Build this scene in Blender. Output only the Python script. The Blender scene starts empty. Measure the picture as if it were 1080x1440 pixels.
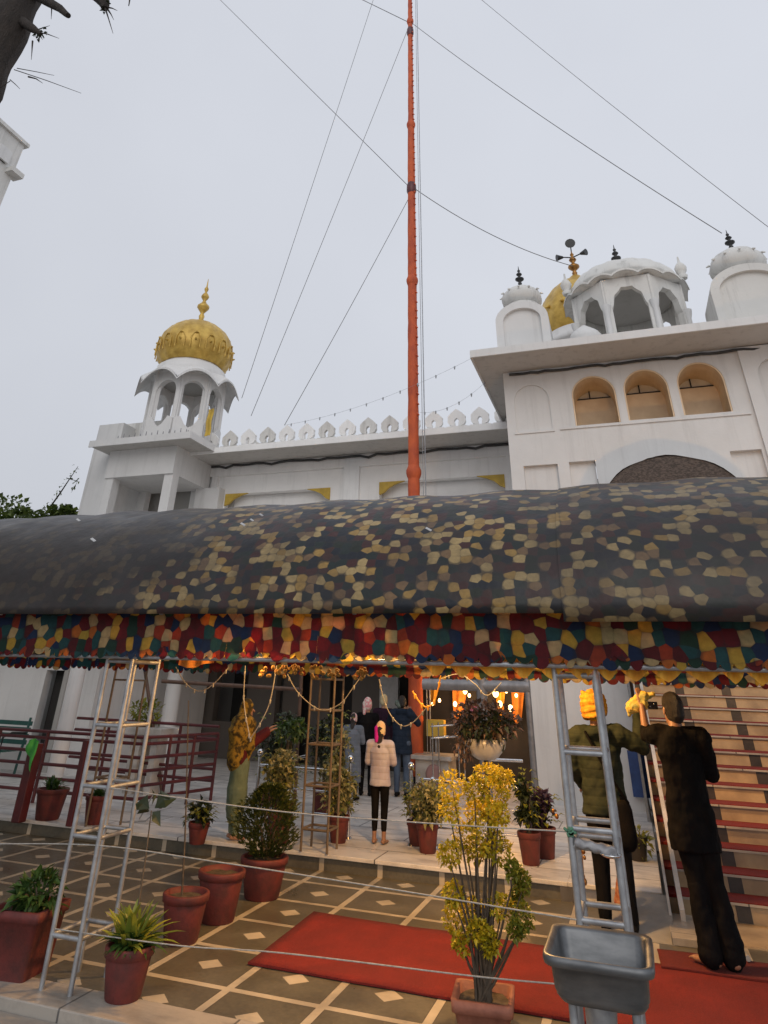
import bpy, bmesh, math, random
from mathutils import Vector, Matrix, noise
PI = math.pi
sc = bpy.context.scene
COL = sc.collection
rad = math.radians
# ------------------------------------------------------------------ camera
CH = 1.8
PIT, YAW, ROL = rad(30.9), rad(-20.0), rad(1.8)
FPX, PX, PY = 916.0, 519.5, 412.6
fw = Vector((math.sin(YAW)*math.cos(PIT), math.cos(YAW)*math.cos(PIT), math.sin(PIT)))
rt = Vector((math.cos(YAW), -math.sin(YAW), 0))
up = rt.cross(fw)
rt, up = math.cos(ROL)*rt+math.sin(ROL)*up, -math.sin(ROL)*rt+math.cos(ROL)*up
cam = bpy.data.cameras.new('camera')
camo = bpy.data.objects.new('camera', cam); COL.objects.link(camo)
camo.matrix_world = Matrix((( rt.x, up.x, -fw.x, 0), (rt.y, up.y, -fw.y, 0), (rt.z, up.z, -fw.z, CH), (0, 0, 0, 1)))
cam.sensor_width = 36; cam.sensor_fit = 'AUTO'
cam.lens = FPX/1440*36
cam.shift_x = (540-PX)/1440; cam.shift_y = -(720-PY)/1440
cam.clip_start = .05; cam.clip_end = 2000
sc.camera = camo

def W(px, py, Y):
    """world point seen at a place of the photograph, at depth Y (used while surveying the place)"""
    d = rt*((px-PX)/FPX) - up*((py-PY)/FPX) + fw
    return Vector((0, 0, CH)) + d*(Y/d.y)

# ------------------------------------------------------------------ mesh builder
ORG = {}
class MB:
    def __init__(s): s.v = []; s.f = []; s.m = []; s.s = []
    def add(s, vs, fs, mi=0, smooth=False):
        o = len(s.v); s.v += [Vector(p) for p in vs]
        for f in fs: s.f.append([i+o for i in f]); s.m.append(mi); s.s.append(smooth)
        return s
    def box(s, x0, x1, y0, y1, z0, z1, mi=0):
        vs = [(x, y, z) for z in (z0, z1) for y in (y0, y1) for x in (x0, x1)]
        return s.add(vs, [(0,2,3,1),(4,5,7,6),(0,1,5,4),(2,6,7,3),(0,4,6,2),(1,3,7,5)], mi)
    def cbox(s, c, sx, sy, sz, rz=0, mi=0, rx=0, ry=0):
        M = Matrix.Translation(Vector(c)) @ Matrix.Rotation(rz, 4, 'Z') @ Matrix.Rotation(ry, 4, 'Y') @ Matrix.Rotation(rx, 4, 'X')
        vs = [M @ Vector((x*sx/2, y*sy/2, z*sz/2)) for z in (-1, 1) for y in (-1, 1) for x in (-1, 1)]
        return s.add(vs, [(0,2,3,1),(4,5,7,6),(0,1,5,4),(2,6,7,3),(0,4,6,2),(1,3,7,5)], mi)
    def prism(s, poly, y0, y1, M=None, mi=0):
        """poly in x,z extruded along y"""
        n = len(poly); M = M or Matrix()
        vs = [M @ Vector((x, y, z)) for y in (y0, y1) for x, z in poly]
        fs = [tuple(range(n)), tuple(range(2*n-1, n-1, -1))]
        fs += [(i, i+n, (i+1) % n+n, (i+1) % n) for i in range(n)]
        return s.add(vs, fs, mi)
    def tube(s, pts, r, n=8, mi=0, sm=True, closed=False):
        pts = [Vector(p) for p in pts]; k = len(pts)
        rs = r if isinstance(r, (list, tuple)) else [r]*k
        vs = []; ref = None
        for i, p in enumerate(pts):
            t = (pts[min(i+1, k-1)]-pts[max(i-1, 0)]).normalized()
            if ref is None: ref = Vector((0, 0, 1)) if abs(t.z) < .9 else Vector((1, 0, 0))
            a = t.cross(ref).normalized(); b = t.cross(a); ref = -b if False else ref
            if a.length < 1e-6: a = Vector((1, 0, 0))
            for j in range(n):
                q = 2*PI*j/n
                vs.append(p+(a*math.cos(q)+b*math.sin(q))*rs[i])
        fs = [(i*n+j, i*n+(j+1) % n, (i+1)*n+(j+1) % n, (i+1)*n+j) for i in range(k-1) for j in range(n)]
        s.add(vs, fs, mi, sm)
        s.add(vs[:n], [tuple(range(n-1, -1, -1))], mi); s.add(vs[-n:], [tuple(range(n))], mi)
        return s
    def lathe(s, prof, c=(0, 0, 0), n=24, mi=0, sm=True, rib=0, ribn=0, M=None, capb=True):
        c = Vector(c); vs = []; M = M or Matrix()
        for r, z in prof:
            for j in range(n):
                q = 2*PI*j/n
                rr = r*(1-rib*abs(math.cos(q*ribn/2))**6) if ribn else r
                vs.append(M @ (c+Vector((rr*math.cos(q), rr*math.sin(q), z))))
        k = len(prof)
        fs = [(i*n+j, i*n+(j+1) % n, (i+1)*n+(j+1) % n, (i+1)*n+j) for i in range(k-1) for j in range(n)]
        s.add(vs, fs, mi, sm)
        if capb: s.add(vs[:n], [tuple(range(n-1, -1, -1))], mi)
        s.add(vs[-n:], [tuple(range(n))], mi)
        return s
    def cap(s, p0, p1, r0, r1, n=12, fl=(1, 1), ref=(1, 0, 0), mi=0):
        """closed tapered capsule; fl squashes the section along ref and across it"""
        p0, p1 = Vector(p0), Vector(p1); d = p1-p0
        t = d.normalized() if d.length > 1e-6 else Vector((0, 0, 1))
        ref = Vector(ref); a = (ref-t*ref.dot(t))
        a = a.normalized() if a.length > 1e-3 else t.orthogonal().normalized()
        b = t.cross(a); rings = []
        for q in (85, 60, 30, 0): rings.append((p0-t*r0*math.sin(rad(q)), r0*math.cos(rad(q))))
        for q in (0, 30, 60, 85): rings.append((p1+t*r1*math.sin(rad(q)), r1*math.cos(rad(q))))
        vs = [c+(a*math.cos(2*PI*j/n)*fl[0]+b*math.sin(2*PI*j/n)*fl[1])*r for c, r in rings for j in range(n)]
        k = len(rings)
        fs = [(i*n+j, i*n+(j+1) % n, (i+1)*n+(j+1) % n, (i+1)*n+j) for i in range(k-1) for j in range(n)]
        fs += [tuple(range(n-1, -1, -1)), tuple(range((k-1)*n, k*n))]
        return s.add(vs, fs, mi, True)
    def ell(s, c, rx, ry, rz, n=14, k=9, mi=0, M=None):
        c = Vector(c); M = M or Matrix()
        vs = [M @ (c+Vector((rx*math.sin(PI*(i+.02)/(k-.96))*math.cos(2*PI*j/n), ry*math.sin(PI*(i+.02)/(k-.96))*math.sin(2*PI*j/n), -rz*math.cos(PI*(i+.02)/(k-.96))))) for i in range(k) for j in range(n)]
        fs = [(i*n+j, i*n+(j+1) % n, (i+1)*n+(j+1) % n, (i+1)*n+j) for i in range(k-1) for j in range(n)]
        fs += [tuple(range(n-1, -1, -1)), tuple(range((k-1)*n, k*n))]
        return s.add(vs, fs, mi, True)
    def leaf(s, p, d, w, l, mi=0, droop=.2, roll=0.):
        """folded leaf of four faces from p along d"""
        d = Vector(d).normalized(); z = Vector((0, 0, 1))
        a = d.cross(z); a = a.normalized() if a.length > .05 else Vector((1, 0, 0))
        u = a.cross(d); a, u = a*math.cos(roll)+u*math.sin(roll), u*math.cos(roll)-a*math.sin(roll)
        p = Vector(p); q1 = p+d*l*.45+u*l*.06; q2 = p+d*l-z*droop*l
        vs = [p, q1+a*w/2+u*w*.18, q1, q1-a*w/2+u*w*.18, q2]
        return s.add(vs, [(0, 1, 2), (0, 2, 3), (1, 4, 2), (2, 4, 3)], mi)
    def grid(s, fn, nu, nv, mi=0, sm=True):
        vs = [fn(i/nu, j/nv) for j in range(nv+1) for i in range(nu+1)]
        fs = [(j*(nu+1)+i, j*(nu+1)+i+1, (j+1)*(nu+1)+i+1, (j+1)*(nu+1)+i) for j in range(nv) for i in range(nu)]
        return s.add(vs, fs, mi, sm)
    def build(s, name, mats, parent=None, local=False, label=None, bevel=0, mods=None):
        o0 = Vector((0, 0, 0)) if (parent is None or local) else ORG.get(parent.name, Vector((0, 0, 0)))
        me = bpy.data.meshes.new(name)
        me.from_pydata([tuple(p-o0) for p in s.v], [], s.f)
        me.polygons.foreach_set('material_index', s.m); me.polygons.foreach_set('use_smooth', s.s)
        for m in (mats if isinstance(mats, (list, tuple)) else [mats]): me.materials.append(m)
        if any(len(f) > 4 for f in s.f):
            bm = bmesh.new(); bm.from_mesh(me)
            bmesh.ops.recalc_face_normals(bm, faces=bm.faces)
            bmesh.ops.triangulate(bm, faces=[f for f in bm.faces if len(f.verts) > 4])
            bm.to_mesh(me); bm.free()
        me.update()
        o = bpy.data.objects.new(name, me); COL.objects.link(o)
        if parent is not None: o.parent = parent
        ORG[o.name] = o0
        if label: o['label'] = label
        if bevel:
            b = o.modifiers.new('bevel', 'BEVEL'); b.width = bevel; b.segments = 2; b.limit_method = 'ANGLE'; b.angle_limit = rad(50)
        return o

def tag(o, label, cat, group=None):
    o['label'] = label; o['category'] = cat
    if group: o['group'] = group
    return o
def thing(name, loc, label, cat, group=None):
    o = bpy.data.objects.new(name, None); COL.objects.link(o); o.location = loc; o.empty_display_size = .2
    ORG[o.name] = Vector(loc)
    return tag(o, label, cat, group)
def struct(o, kind='structure'): o['kind'] = kind; return o
def copy_tree(o, parent=None):
    c = o.copy(); COL.objects.link(c)
    if parent is not None: c.parent = parent
    for ch in list(o.children): copy_tree(ch, c)
    return c

# ------------------------------------------------------------------ materials
def nn(nt, t, **kw):
    n = nt.nodes.new(t)
    for k, v in kw.items():
        if k in ('op',): n.operation = v
        else: setattr(n, k, v)
    return n
def newmat(name):
    m = bpy.data.materials.new(name); m.use_nodes = True
    nt = m.node_tree; b = nt.nodes['Principled BSDF']
    return m, nt, b
def ramp(nt, fac, stops, interp='LINEAR'):
    r = nt.nodes.new('ShaderNodeValToRGB'); r.color_ramp.interpolation = interp
    e = r.color_ramp.elements
    while len(e) < len(stops): e.new(.5)
    for i, (p, c) in enumerate(stops): e[i].position = p; e[i].color = (*c, 1) if len(c) == 3 else c
    nt.links.new(fac, r.inputs[0]); return r.outputs[0]
def mix(nt, fac, a, b, bt='MIX'):
    m = nt.nodes.new('ShaderNodeMix'); m.data_type = 'RGBA'; m.blend_type = bt
    for inp, v in ((m.inputs[0], fac), (m.inputs[6], a), (m.inputs[7], b)):
        if isinstance(v, (int, float)): inp.default_value = v
        elif isinstance(v, tuple): inp.default_value = (*v, 1)
        else: nt.links.new(v, inp)
    return m.outputs[2]
def math_(nt, op, a, b=None, c=None):
    m = nt.nodes.new('ShaderNodeMath'); m.operation = op
    for i, v in enumerate((a, b, c)):
        if v is None: continue
        if isinstance(v, (int, float)): m.inputs[i].default_value = v
        else: nt.links.new(v, m.inputs[i])
    return m.outputs[0]
def pos(nt, scale=(1, 1, 1), obj=False):
    if obj:
        t = nt.nodes.new('ShaderNodeTexCoord'); src = t.outputs['Object']
    else:
        g = nt.nodes.new('ShaderNodeNewGeometry'); src = g.outputs['Position']
    mp = nt.nodes.new('ShaderNodeMapping'); mp.inputs['Scale'].default_value = scale
    nt.links.new(src, mp.inputs[0]); return mp.outputs[0]
def ntex(nt, vec, scale, detail=4, rough=.6):
    n = nt.nodes.new('ShaderNodeTexNoise'); n.inputs['Scale'].default_value = scale
    n.inputs['Detail'].default_value = detail; n.inputs['Roughness'].default_value = rough
    nt.links.new(vec, n.inputs['Vector']); return n.outputs['Fac']
def bump(nt, b, h, strength=.3, dist=.01):
    n = nt.nodes.new('ShaderNodeBump'); n.inputs['Strength'].default_value = strength; n.inputs['Distance'].default_value = dist
    nt.links.new(h, n.inputs['Height']); nt.links.new(n.outputs[0], b.inputs['Normal'])
def pm(name, c1, c2=None, scale=6, rough=.6, metal=0, bmp=.15, stretch=(1, 1, 1), lo=.35, hi=.65, island=0, sss=0, obj=False, dist=.01, r2=None):
    m, nt, b = newmat(name); c2 = c2 or tuple(c*.8 for c in c1)
    v = pos(nt, stretch, obj); f = ntex(nt, v, scale, 5)
    col = ramp(nt, f, [(lo, c1), (hi, c2)])
    if island:
        g = nt.nodes.new('ShaderNodeNewGeometry')
        k = math_(nt, 'MULTIPLY_ADD', g.outputs['Random Per Island'], island*2, 1-island)
        cx = nt.nodes.new('ShaderNodeVectorMath'); cx.operation = 'SCALE'; nt.links.new(col, cx.inputs[0]); nt.links.new(k, cx.inputs['Scale'])
        col = cx.outputs[0]
    nt.links.new(col, b.inputs['Base Color'])
    b.inputs['Roughness'].default_value = rough; b.inputs['Metallic'].default_value = metal
    if r2 is not None:
        rr = math_(nt, 'MULTIPLY_ADD', f, r2-rough, rough); nt.links.new(rr, b.inputs['Roughness'])
    if bmp: bump(nt, b, ntex(nt, v, scale*5, 3), bmp, dist)
    return m
def leafmat(name, c1, c2, trans=.25, rough=.45):
    m, nt, b = newmat(name)
    g = nt.nodes.new('ShaderNodeNewGeometry')
    col = ramp(nt, g.outputs['Random Per Island'], [(0, c1), (.55, tuple((a+d)/2 for a, d in zip(c1, c2))), (1, c2)])
    nt.links.new(col, b.inputs['Base Color']); b.inputs['Roughness'].default_value = rough
    t = nt.nodes.new('ShaderNodeBsdfTranslucent'); nt.links.new(col, t.inputs[0])
    mx = nt.nodes.new('ShaderNodeMixShader'); mx.inputs[0].default_value = trans
    nt.links.new(b.outputs[0], mx.inputs[1]); nt.links.new(t.outputs[0], mx.inputs[2])
    nt.links.new(mx.outputs[0], nt.nodes['Material Output'].inputs[0]); return m

def plaster(name, c, dirt=.35):
    m, nt, b = newmat(name)
    v = pos(nt); base = ramp(nt, ntex(nt, v, 1.3, 6), [(.3, tuple(x*.9 for x in c)), (.7, c)])
    vs = pos(nt, (3.2, 3.2, .22)); st = ramp(nt, ntex(nt, vs, 1.6, 6, .7), [(.52, (0, 0, 0)), (.78, (1, 1, 1))])
    col = mix(nt, math_(nt, 'MULTIPLY', st, dirt), base, (.16, .15, .135))
    sp = ramp(nt, ntex(nt, v, 7, 5, .75), [(.6, (0, 0, 0)), (.8, (1, 1, 1))])
    col = mix(nt, math_(nt, 'MULTIPLY', sp, dirt*.7), col, (.22, .21, .19))
    nt.links.new(col, b.inputs['Base Color']); b.inputs['Roughness'].default_value = .75
    bump(nt, b, ntex(nt, v, 18, 4), .12, .02); return m

M = {}
M['plaster'] = plaster('white_plaster', (.73, .725, .715), .22)
M['plaster_bright'] = plaster('lifted_white_plaster', (.90, .895, .88), .2)  # white raised so the wing under its eave looks better lit
M['string'] = pm('string_light_cable', (.26, .25, .23), (.16, .155, .14), 30, .8)
M['plaster_dirty'] = plaster('weathered_plaster', (.70, .69, .66), .6)
M['plaster_shade'] = plaster('shaded_plaster', (.42, .41, .39), .3)  # plaster copy with shade put into its colour, for ceilings and sheltered walls
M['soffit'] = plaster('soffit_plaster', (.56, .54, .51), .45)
M['gold'] = pm('gold_paint', (.66, .44, .10), (.44, .27, .05), 4, .42, .3, .06)
M['brass'] = pm('brass', (.45, .22, .06), (.25, .12, .04), 9, .35, .8, .05)
M['yellow'] = pm('yellow_paint', (.62, .42, .06), (.45, .3, .05), 4, .6)
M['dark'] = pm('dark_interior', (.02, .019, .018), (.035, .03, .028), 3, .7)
M['black'] = pm('black_metal', (.015, .015, .016), (.03, .03, .03), 6, .4)
M['tan'] = pm('tan_paint', (.82, .64, .43), (.70, .52, .33), 2.5, .55)
M['cream'] = pm('cream_panel', (.74, .66, .52), (.6, .52, .4), 3, .6)
M['galv'] = pm('galvanised_steel', (.40, .42, .44), (.27, .28, .30), 14, .42, .55, .1)
M['steel'] = pm('brushed_steel', (.17, .175, .18), (.10, .105, .11), 5, .38, .65, .03, stretch=(1, 3, 3))
M['rail'] = pm('polished_steel', (.75, .76, .78), (.6, .61, .63), 10, .16, 1, .02)
M['saffron'] = pm('saffron_cloth', (.62, .12, .035), (.42, .075, .03), 5, .75, 0, .3, stretch=(1, 1, .5))
M['maroon'] = pm('maroon_paint', (.11, .016, .02), (.07, .012, .016), 5, .4, 0, .08)
M['pot'] = pm('oxide_red_pot', (.15, .026, .022), (.08, .02, .018), 8, .6, 0, .3, r2=.8)
M['terracotta'] = pm('terracotta', (.36, .14, .09), (.24, .09, .06), 9, .7, 0, .3)
M['soil'] = pm('soil', (.05, .036, .024), (.11, .085, .055), 20, .95, 0, .9)
M['bark'] = pm('bark', (.045, .034, .027), (.02, .015, .012), 12, .9, 0, 1, stretch=(1, 1, .3), dist=.03)
M['lf_gold'] = None
M['twig'] = pm('twig', (.10, .075, .05), (.05, .038, .027), 20, .8)
M['rope'] = pm('white_rope', (.42, .41, .38), (.26, .25, .23), 40, .8)
M['cable'] = pm('dark_cable', (.03, .03, .032), (.06, .06, .06), 5, .6)
M['marble'] = pm('pale_marble', (.55, .53, .50), (.38, .36, .33), 3.5, .28, 0, .03, lo=.4, hi=.62)
M['skin'] = pm('brown_skin', (.34, .18, .11), (.29, .15, .09), 14, .5, 0, .1)
M['hair'] = pm('dark_hair', (.010, .008, .007), (.035, .026, .02), 30, .5, 0, .9, stretch=(6, 6, .6))
M['wood'] = pm('brown_wood', (.13, .07, .045), (.08, .045, .03), 8, .6)
M['greenp'] = pm('green_paint', (.02, .10, .085), (.015, .07, .06), 6, .45)
M['lime'] = pm('lime_cloth', (.10, .62, .12), (.07, .42, .09), 8, .7)
M['orange'] = pm('orange_cloth', (.80, .33, .05), (.60, .2, .04), 8, .8, 0, .3)
M['marigold'] = pm('marigold_cloth', (.85, .45, .05), (.65, .28, .03), 5, .8, 0, .4)
M['paper'] = pm('paper', (.5, .5, .5), (.4, .4, .4), 8, .8)
M['blue'] = pm('blue_board', (.03, .08, .25), (.02, .05, .16), 5, .5)
M['ribbon'] = pm('dull_metal', (.30, .30, .31), (.2, .2, .21), 8, .5, .4)
for k, c in dict(w=(.8, .62, .35), o=(.9, .35, .06)).items():
    m, nt, b = newmat('lamp_'+k); b.inputs['Base Color'].default_value = (*c, 1)
    b.inputs['Emission Color'].default_value = (1, .62, .25, 1) if k == 'w' else (1, .38, .06, 1)
    b.inputs['Emission Strength'].default_value = 6 if k == 'w' else 2.2; M['lamp_'+k] = m
M['lf_green'] = leafmat('leaf_green', (.02, .055, .012), (.08, .15, .03))
M['lf_yellow'] = leafmat('leaf_yellow_green', (.24, .24, .012), (.62, .46, .02))
M['lf_gold'] = leafmat('leaf_gold', (.40, .36, .02), (.80, .58, .03))
M['lf_strap'] = leafmat('leaf_strap', (.07, .13, .02), (.40, .40, .05))
M['lf_olive'] = leafmat('leaf_olive', (.10, .14, .015), (.30, .28, .03))
M['lf_pale'] = leafmat('leaf_pale', (.06, .08, .02), (.50, .44, .20))
M['lf_dark'] = leafmat('leaf_dark', (.012, .022, .01), (.035, .05, .018), .1)
M['lf_conifer'] = leafmat('leaf_conifer', (.02, .04, .008), (.075, .085, .012), .1)
M['lf_mauve'] = leafmat('leaf_mauve', (.06, .045, .03), (.30, .17, .12))
M['lf_plum'] = leafmat('leaf_plum', (.03, .015, .035), (.12, .07, .12))
M['lf_tree'] = leafmat('leaf_tree', (.03, .055, .012), (.13, .17, .03))
M['pink'] = pm('pink_petal', (.7, .22, .3), (.6, .18, .25), 9, .6)

M['wire'] = pm('grey_wire', (.12, .12, .125), (.2, .2, .2), 5, .6)
M['dullgold'] = pm('dull_marigold', (.30, .17, .03), (.18, .09, .02), 9, .9)
# patio tiles: brown stone squares, pale strips and a small diamond in the centre of each second tile row
def tile_floor():
    m, nt, b = newmat('patio_tiles'); P = .688
    g = nt.nodes.new('ShaderNodeNewGeometry'); sp = nt.nodes.new('ShaderNodeSeparateXYZ'); nt.links.new(g.outputs['Position'], sp.inputs[0])
    ux = math_(nt, 'FRACT', math_(nt, 'MULTIPLY_ADD', sp.outputs[0], 1/P, 2.197/P+40))
    uy = math_(nt, 'FRACT', math_(nt, 'MULTIPLY_ADD', sp.outputs[1], 1/P, -5.565/P+40))
    dx = math_(nt, 'ABSOLUTE', math_(nt, 'SUBTRACT', ux, .5)); dy = math_(nt, 'ABSOLUTE', math_(nt, 'SUBTRACT', uy, .5))
    strip = math_(nt, 'GREATER_THAN', math_(nt, 'MAXIMUM', dx, dy), .5-.043)
    joint = math_(nt, 'GREATER_THAN', math_(nt, 'MAXIMUM', dx, dy), .5-.050)
    dia = math_(nt, 'LESS_THAN', math_(nt, 'ADD', dx, dy), .15)
    mask = math_(nt, 'MAXIMUM', strip, dia)
    v = pos(nt); n1 = ntex(nt, v, 2.2, 6); n2 = ntex(nt, v, 30, 4)
    br = ramp(nt, n1, [(.3, (.062, .058, .042)), (.5, (.10, .094, .07)), (.72, (.145, .137, .105))])
    br = mix(nt, .25, br, ramp(nt, n2, [(.3, (.05, .04, .03)), (.7, (.2, .17, .12))]))
    pale = ramp(nt, n1, [(.3, (.30, .265, .21)), (.55, (.47, .42, .33)), (.7, (.55, .49, .39))])
    j = mix(nt, joint, br, (.05, .04, .03)); col = mix(nt, mask, j, pale)
    nt.links.new(col, b.inputs['Base Color'])
    nt.links.new(math_(nt, 'MULTIPLY_ADD', n1, .55, .10), b.inputs['Roughness'])
    bump(nt, b, math_(nt, 'MULTIPLY_ADD', joint, -1, n2), .15, .004); return m
M['tiles'] = tile_floor()
def slabs(name, c1, c2, bw, bh, mort=(.12, .115, .11)):
    m, nt, b = newmat(name); v = pos(nt)
    bt = nt.nodes.new('ShaderNodeTexBrick'); bt.inputs['Scale'].default_value = 1; bt.inputs['Brick Width'].default_value = bw; bt.inputs['Row Height'].default_value = bh
    bt.inputs['Mortar Size'].default_value = .008; bt.offset = .35; bt.inputs['Mortar'].default_value = (*mort, 1)
    bt.inputs['Color1'].default_value = (*c1, 1); bt.inputs['Color2'].default_value = (*c2, 1); nt.links.new(v, bt.inputs[0])
    n = ramp(nt, ntex(nt, pos(nt, (1, 2.2, 1)), 1.7, 8, .72), [(.35, (.6, .6, .61)), (.55, (1, 1, 1))])
    col = mix(nt, 1, bt.outputs[0], n, 'MULTIPLY'); nt.links.new(col, b.inputs['Base Color'])
    nt.links.new(math_(nt, 'MULTIPLY_ADD', ntex(nt, v, 3, 4), .5, .12), b.inputs['Roughness']); bump(nt, b, bt.outputs[1], -.2, .004); return m
M['terrace'] = slabs('terrace_marble', (.74, .72, .69), (.66, .64, .61), 1.25, .62)
M['kerb'] = slabs('border_stone', (.42, .38, .33), (.36, .33, .29), 1.1, .8)
M['apron'] = pm('apron_concrete', (.30, .29, .27), (.2, .195, .185), 2.5, .6, 0, .3)
def carpet():
    m, nt, b = newmat('red_carpet'); v = pos(nt)
    col = ramp(nt, ntex(nt, v, 3, 5), [(.3, (.125, .007, .006)), (.55, (.18, .011, .008)), (.7, (.23, .015, .010))])
    col = mix(nt, .3, col, ramp(nt, ntex(nt, v, 140, 2), [(.35, (.04, .003, .003)), (.7, (.33, .03, .02))]))
    nt.links.new(col, b.inputs['Base Color']); b.inputs['Roughness'].default_value = .95
    bump(nt, b, math_(nt, 'ADD', ntex(nt, v, 160, 2), math_(nt, 'MULTIPLY', ntex(nt, pos(nt, (3, .7, 1)), 2.2, 3), 3)), .9, .008); return m
M['carpet'] = carpet()
# patchwork print of overlapping rounded petals
PET = [(0, (.012, .03, .09)), (.14, (.018, .08, .09)), (.26, (.13, .010, .016)), (.42, (.015, .05, .035)), (.50, (.50, .38, .19)), (.62, (.52, .34, .05)), (.73, (.32, .045, .018)), (.82, (.10, .012, .015)), (.93, (.50, .14, .025))]
PETD = [(0, (.008, .012, .020)), (.15, (.012, .022, .020)), (.27, (.055, .014, .012)), (.40, (.014, .020, .013)), (.48, (.42, .30, .13)), (.64, (.36, .22, .06)), (.76, (.05, .02, .015)), (.84, (.03, .02, .018)), (.90, (.22, .13, .06))]
def patch(name, stops, scale, worn):
    m, nt, b = newmat(name)
    uv = nt.nodes.new('ShaderNodeTexCoord').outputs['UV']
    dn = nt.nodes.new('ShaderNodeTexNoise'); dn.inputs['Scale'].default_value = scale*.8; dn.inputs['Detail'].default_value = 1; nt.links.new(uv, dn.inputs[0])
    off = nt.nodes.new('ShaderNodeVectorMath'); off.operation = 'SCALE'; nt.links.new(dn.outputs['Color'], off.inputs[0]); off.inputs['Scale'].default_value = .35/scale
    ad = nt.nodes.new('ShaderNodeVectorMath'); nt.links.new(uv, ad.inputs[0]); nt.links.new(off.outputs[0], ad.inputs[1])
    vo = nt.nodes.new('ShaderNodeTexVoronoi'); vo.voronoi_dimensions = '2D'; vo.inputs['Scale'].default_value = scale; vo.inputs['Randomness'].default_value = .62
    nt.links.new(ad.outputs[0], vo.inputs['Vector'])
    sr = nt.nodes.new('ShaderNodeSeparateColor'); nt.links.new(vo.outputs['Color'], sr.inputs[0])
    col = ramp(nt, sr.outputs[0], stops, 'CONSTANT')
    ve = nt.nodes.new('ShaderNodeTexVoronoi'); ve.voronoi_dimensions = '2D'; ve.feature = 'DISTANCE_TO_EDGE'; ve.inputs['Scale'].default_value = scale; ve.inputs['Randomness'].default_value = .62
    nt.links.new(ad.outputs[0], ve.inputs['Vector'])
    ed = ramp(nt, ve.outputs['Distance'], [(0, (1, 1, 1)), (.06, (0, 0, 0))])
    col = mix(nt, math_(nt, 'MULTIPLY', ed, .25), col, (.03, .03, .035))
    g2 = ramp(nt, ntex(nt, uv, scale*2.2, 3, .6), [(.3, (.72, .72, .72)), (.7, (1, 1, 1))]); col = mix(nt, 1, col, g2, 'MULTIPLY')
    if worn:
        gp = ramp(nt, vo.outputs['Distance'], [(.50, (0, 0, 0)), (.66, (1, 1, 1))]); col = mix(nt, math_(nt, 'MULTIPLY', gp, .7), col, (.02, .017, .015))
    else:
        gp = ramp(nt, vo.outputs['Distance'], [(.50, (0, 0, 0)), (.72, (1, 1, 1))]); col = mix(nt, math_(nt, 'MULTIPLY', gp, .5), col, (.02, .015, .02))  # gaps darkened to stand for shadow between the overlapping petals
    v = pos(nt)
    return m, nt, b, col, v
def tarp():
    m, nt, b, col, v = patch('patterned_tarpaulin', PETD, 13, True)
    sp = nt.nodes.new('ShaderNodeSeparateXYZ'); nt.links.new(v, sp.inputs[0])
    # the print fades to near black towards the western end
    w = math_(nt, 'ADD', math_(nt, 'MULTIPLY_ADD', sp.outputs[0], -.42, -1.0), math_(nt, 'MULTIPLY', math_(nt, 'SUBTRACT', ntex(nt, v, 1.1, 5, .7), .5), 1.9))
    w = ramp(nt, w, [(0, (.10, .10, .10)), (.6, (.93, .93, .93))])
    col = mix(nt, w, col, ramp(nt, ntex(nt, v, 2.5, 6), [(.3, (.016, .014, .014)), (.7, (.036, .031, .030))]))
    cl2 = ramp(nt, ntex(nt, v, 1.9, 3), [(.40, (.75, .75, .75)), (.56, (0, 0, 0))]); col = mix(nt, math_(nt, 'MULTIPLY', cl2, .55), col, (.022, .02, .022))
    e = ramp(nt, math_(nt, 'ADD', math_(nt, 'MULTIPLY', sp.outputs[0], .9), .95), [(0, (0, 0, 0)), (1, (.8, .8, .8))])
    col = mix(nt, e, col, mix(nt, .5, col, (.035, .03, .028)))
    nt.links.new(col, b.inputs['Base Color']); b.inputs['Specular IOR Level'].default_value = .35
    nt.links.new(math_(nt, 'MULTIPLY_ADD', ntex(nt, v, 4, 5), .35, .27), b.inputs['Roughness'])
    bump(nt, b, math_(nt, 'ADD', ntex(nt, v, 2.2, 4), math_(nt, 'MULTIPLY', ntex(nt, v, 60, 2), .03)), .35, .05)
    return m
M['tarp'] = tarp()
def frill():
    m, nt, b, col, v = patch('patchwork_frill', PET, 12.5, False)
    nt.links.new(col, b.inputs['Base Color']); b.inputs['Roughness'].default_value = .8
    t = nt.nodes.new('ShaderNodeBsdfTranslucent'); nt.links.new(col, t.inputs[0])
    mx = nt.nodes.new('ShaderNodeMixShader'); mx.inputs[0].default_value = .55
    nt.links.new(b.outputs[0], mx.inputs[1]); nt.links.new(t.outputs[0], mx.inputs[2])
    nt.links.new(mx.outputs[0], nt.nodes['Material Output'].inputs[0]); return m
M['frill'] = frill()
def cloth(name, c1, c2, scale=6, quilt=0, rough=.85, thr=(.4, .6)):
    m, nt, b = newmat(name); v = pos(nt)
    col = ramp(nt, ntex(nt, v, scale, 4), [(thr[0], c1), (thr[1], c2)])
    nt.links.new(col, b.inputs['Base Color']); b.inputs['Roughness'].default_value = rough; b.inputs['Specular IOR Level'].default_value = .12
    if quilt:
        sp = nt.nodes.new('ShaderNodeSeparateXYZ'); nt.links.new(v, sp.inputs[0])
        h = math_(nt, 'ABSOLUTE', math_(nt, 'SINE', math_(nt, 'MULTIPLY', sp.outputs[2], quilt)))
        col2 = mix(nt, math_(nt, 'MULTIPLY', math_(nt, 'LESS_THAN', h, .15), .28), col, tuple(x*.4 for x in c1)); nt.links.new(col2, b.inputs['Base Color'])
        bump(nt, b, h, .35, .008)
    else: bump(nt, b, ntex(nt, pos(nt, (1, 1, .35)), 16, 3), .5, .02)
    return m
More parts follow.
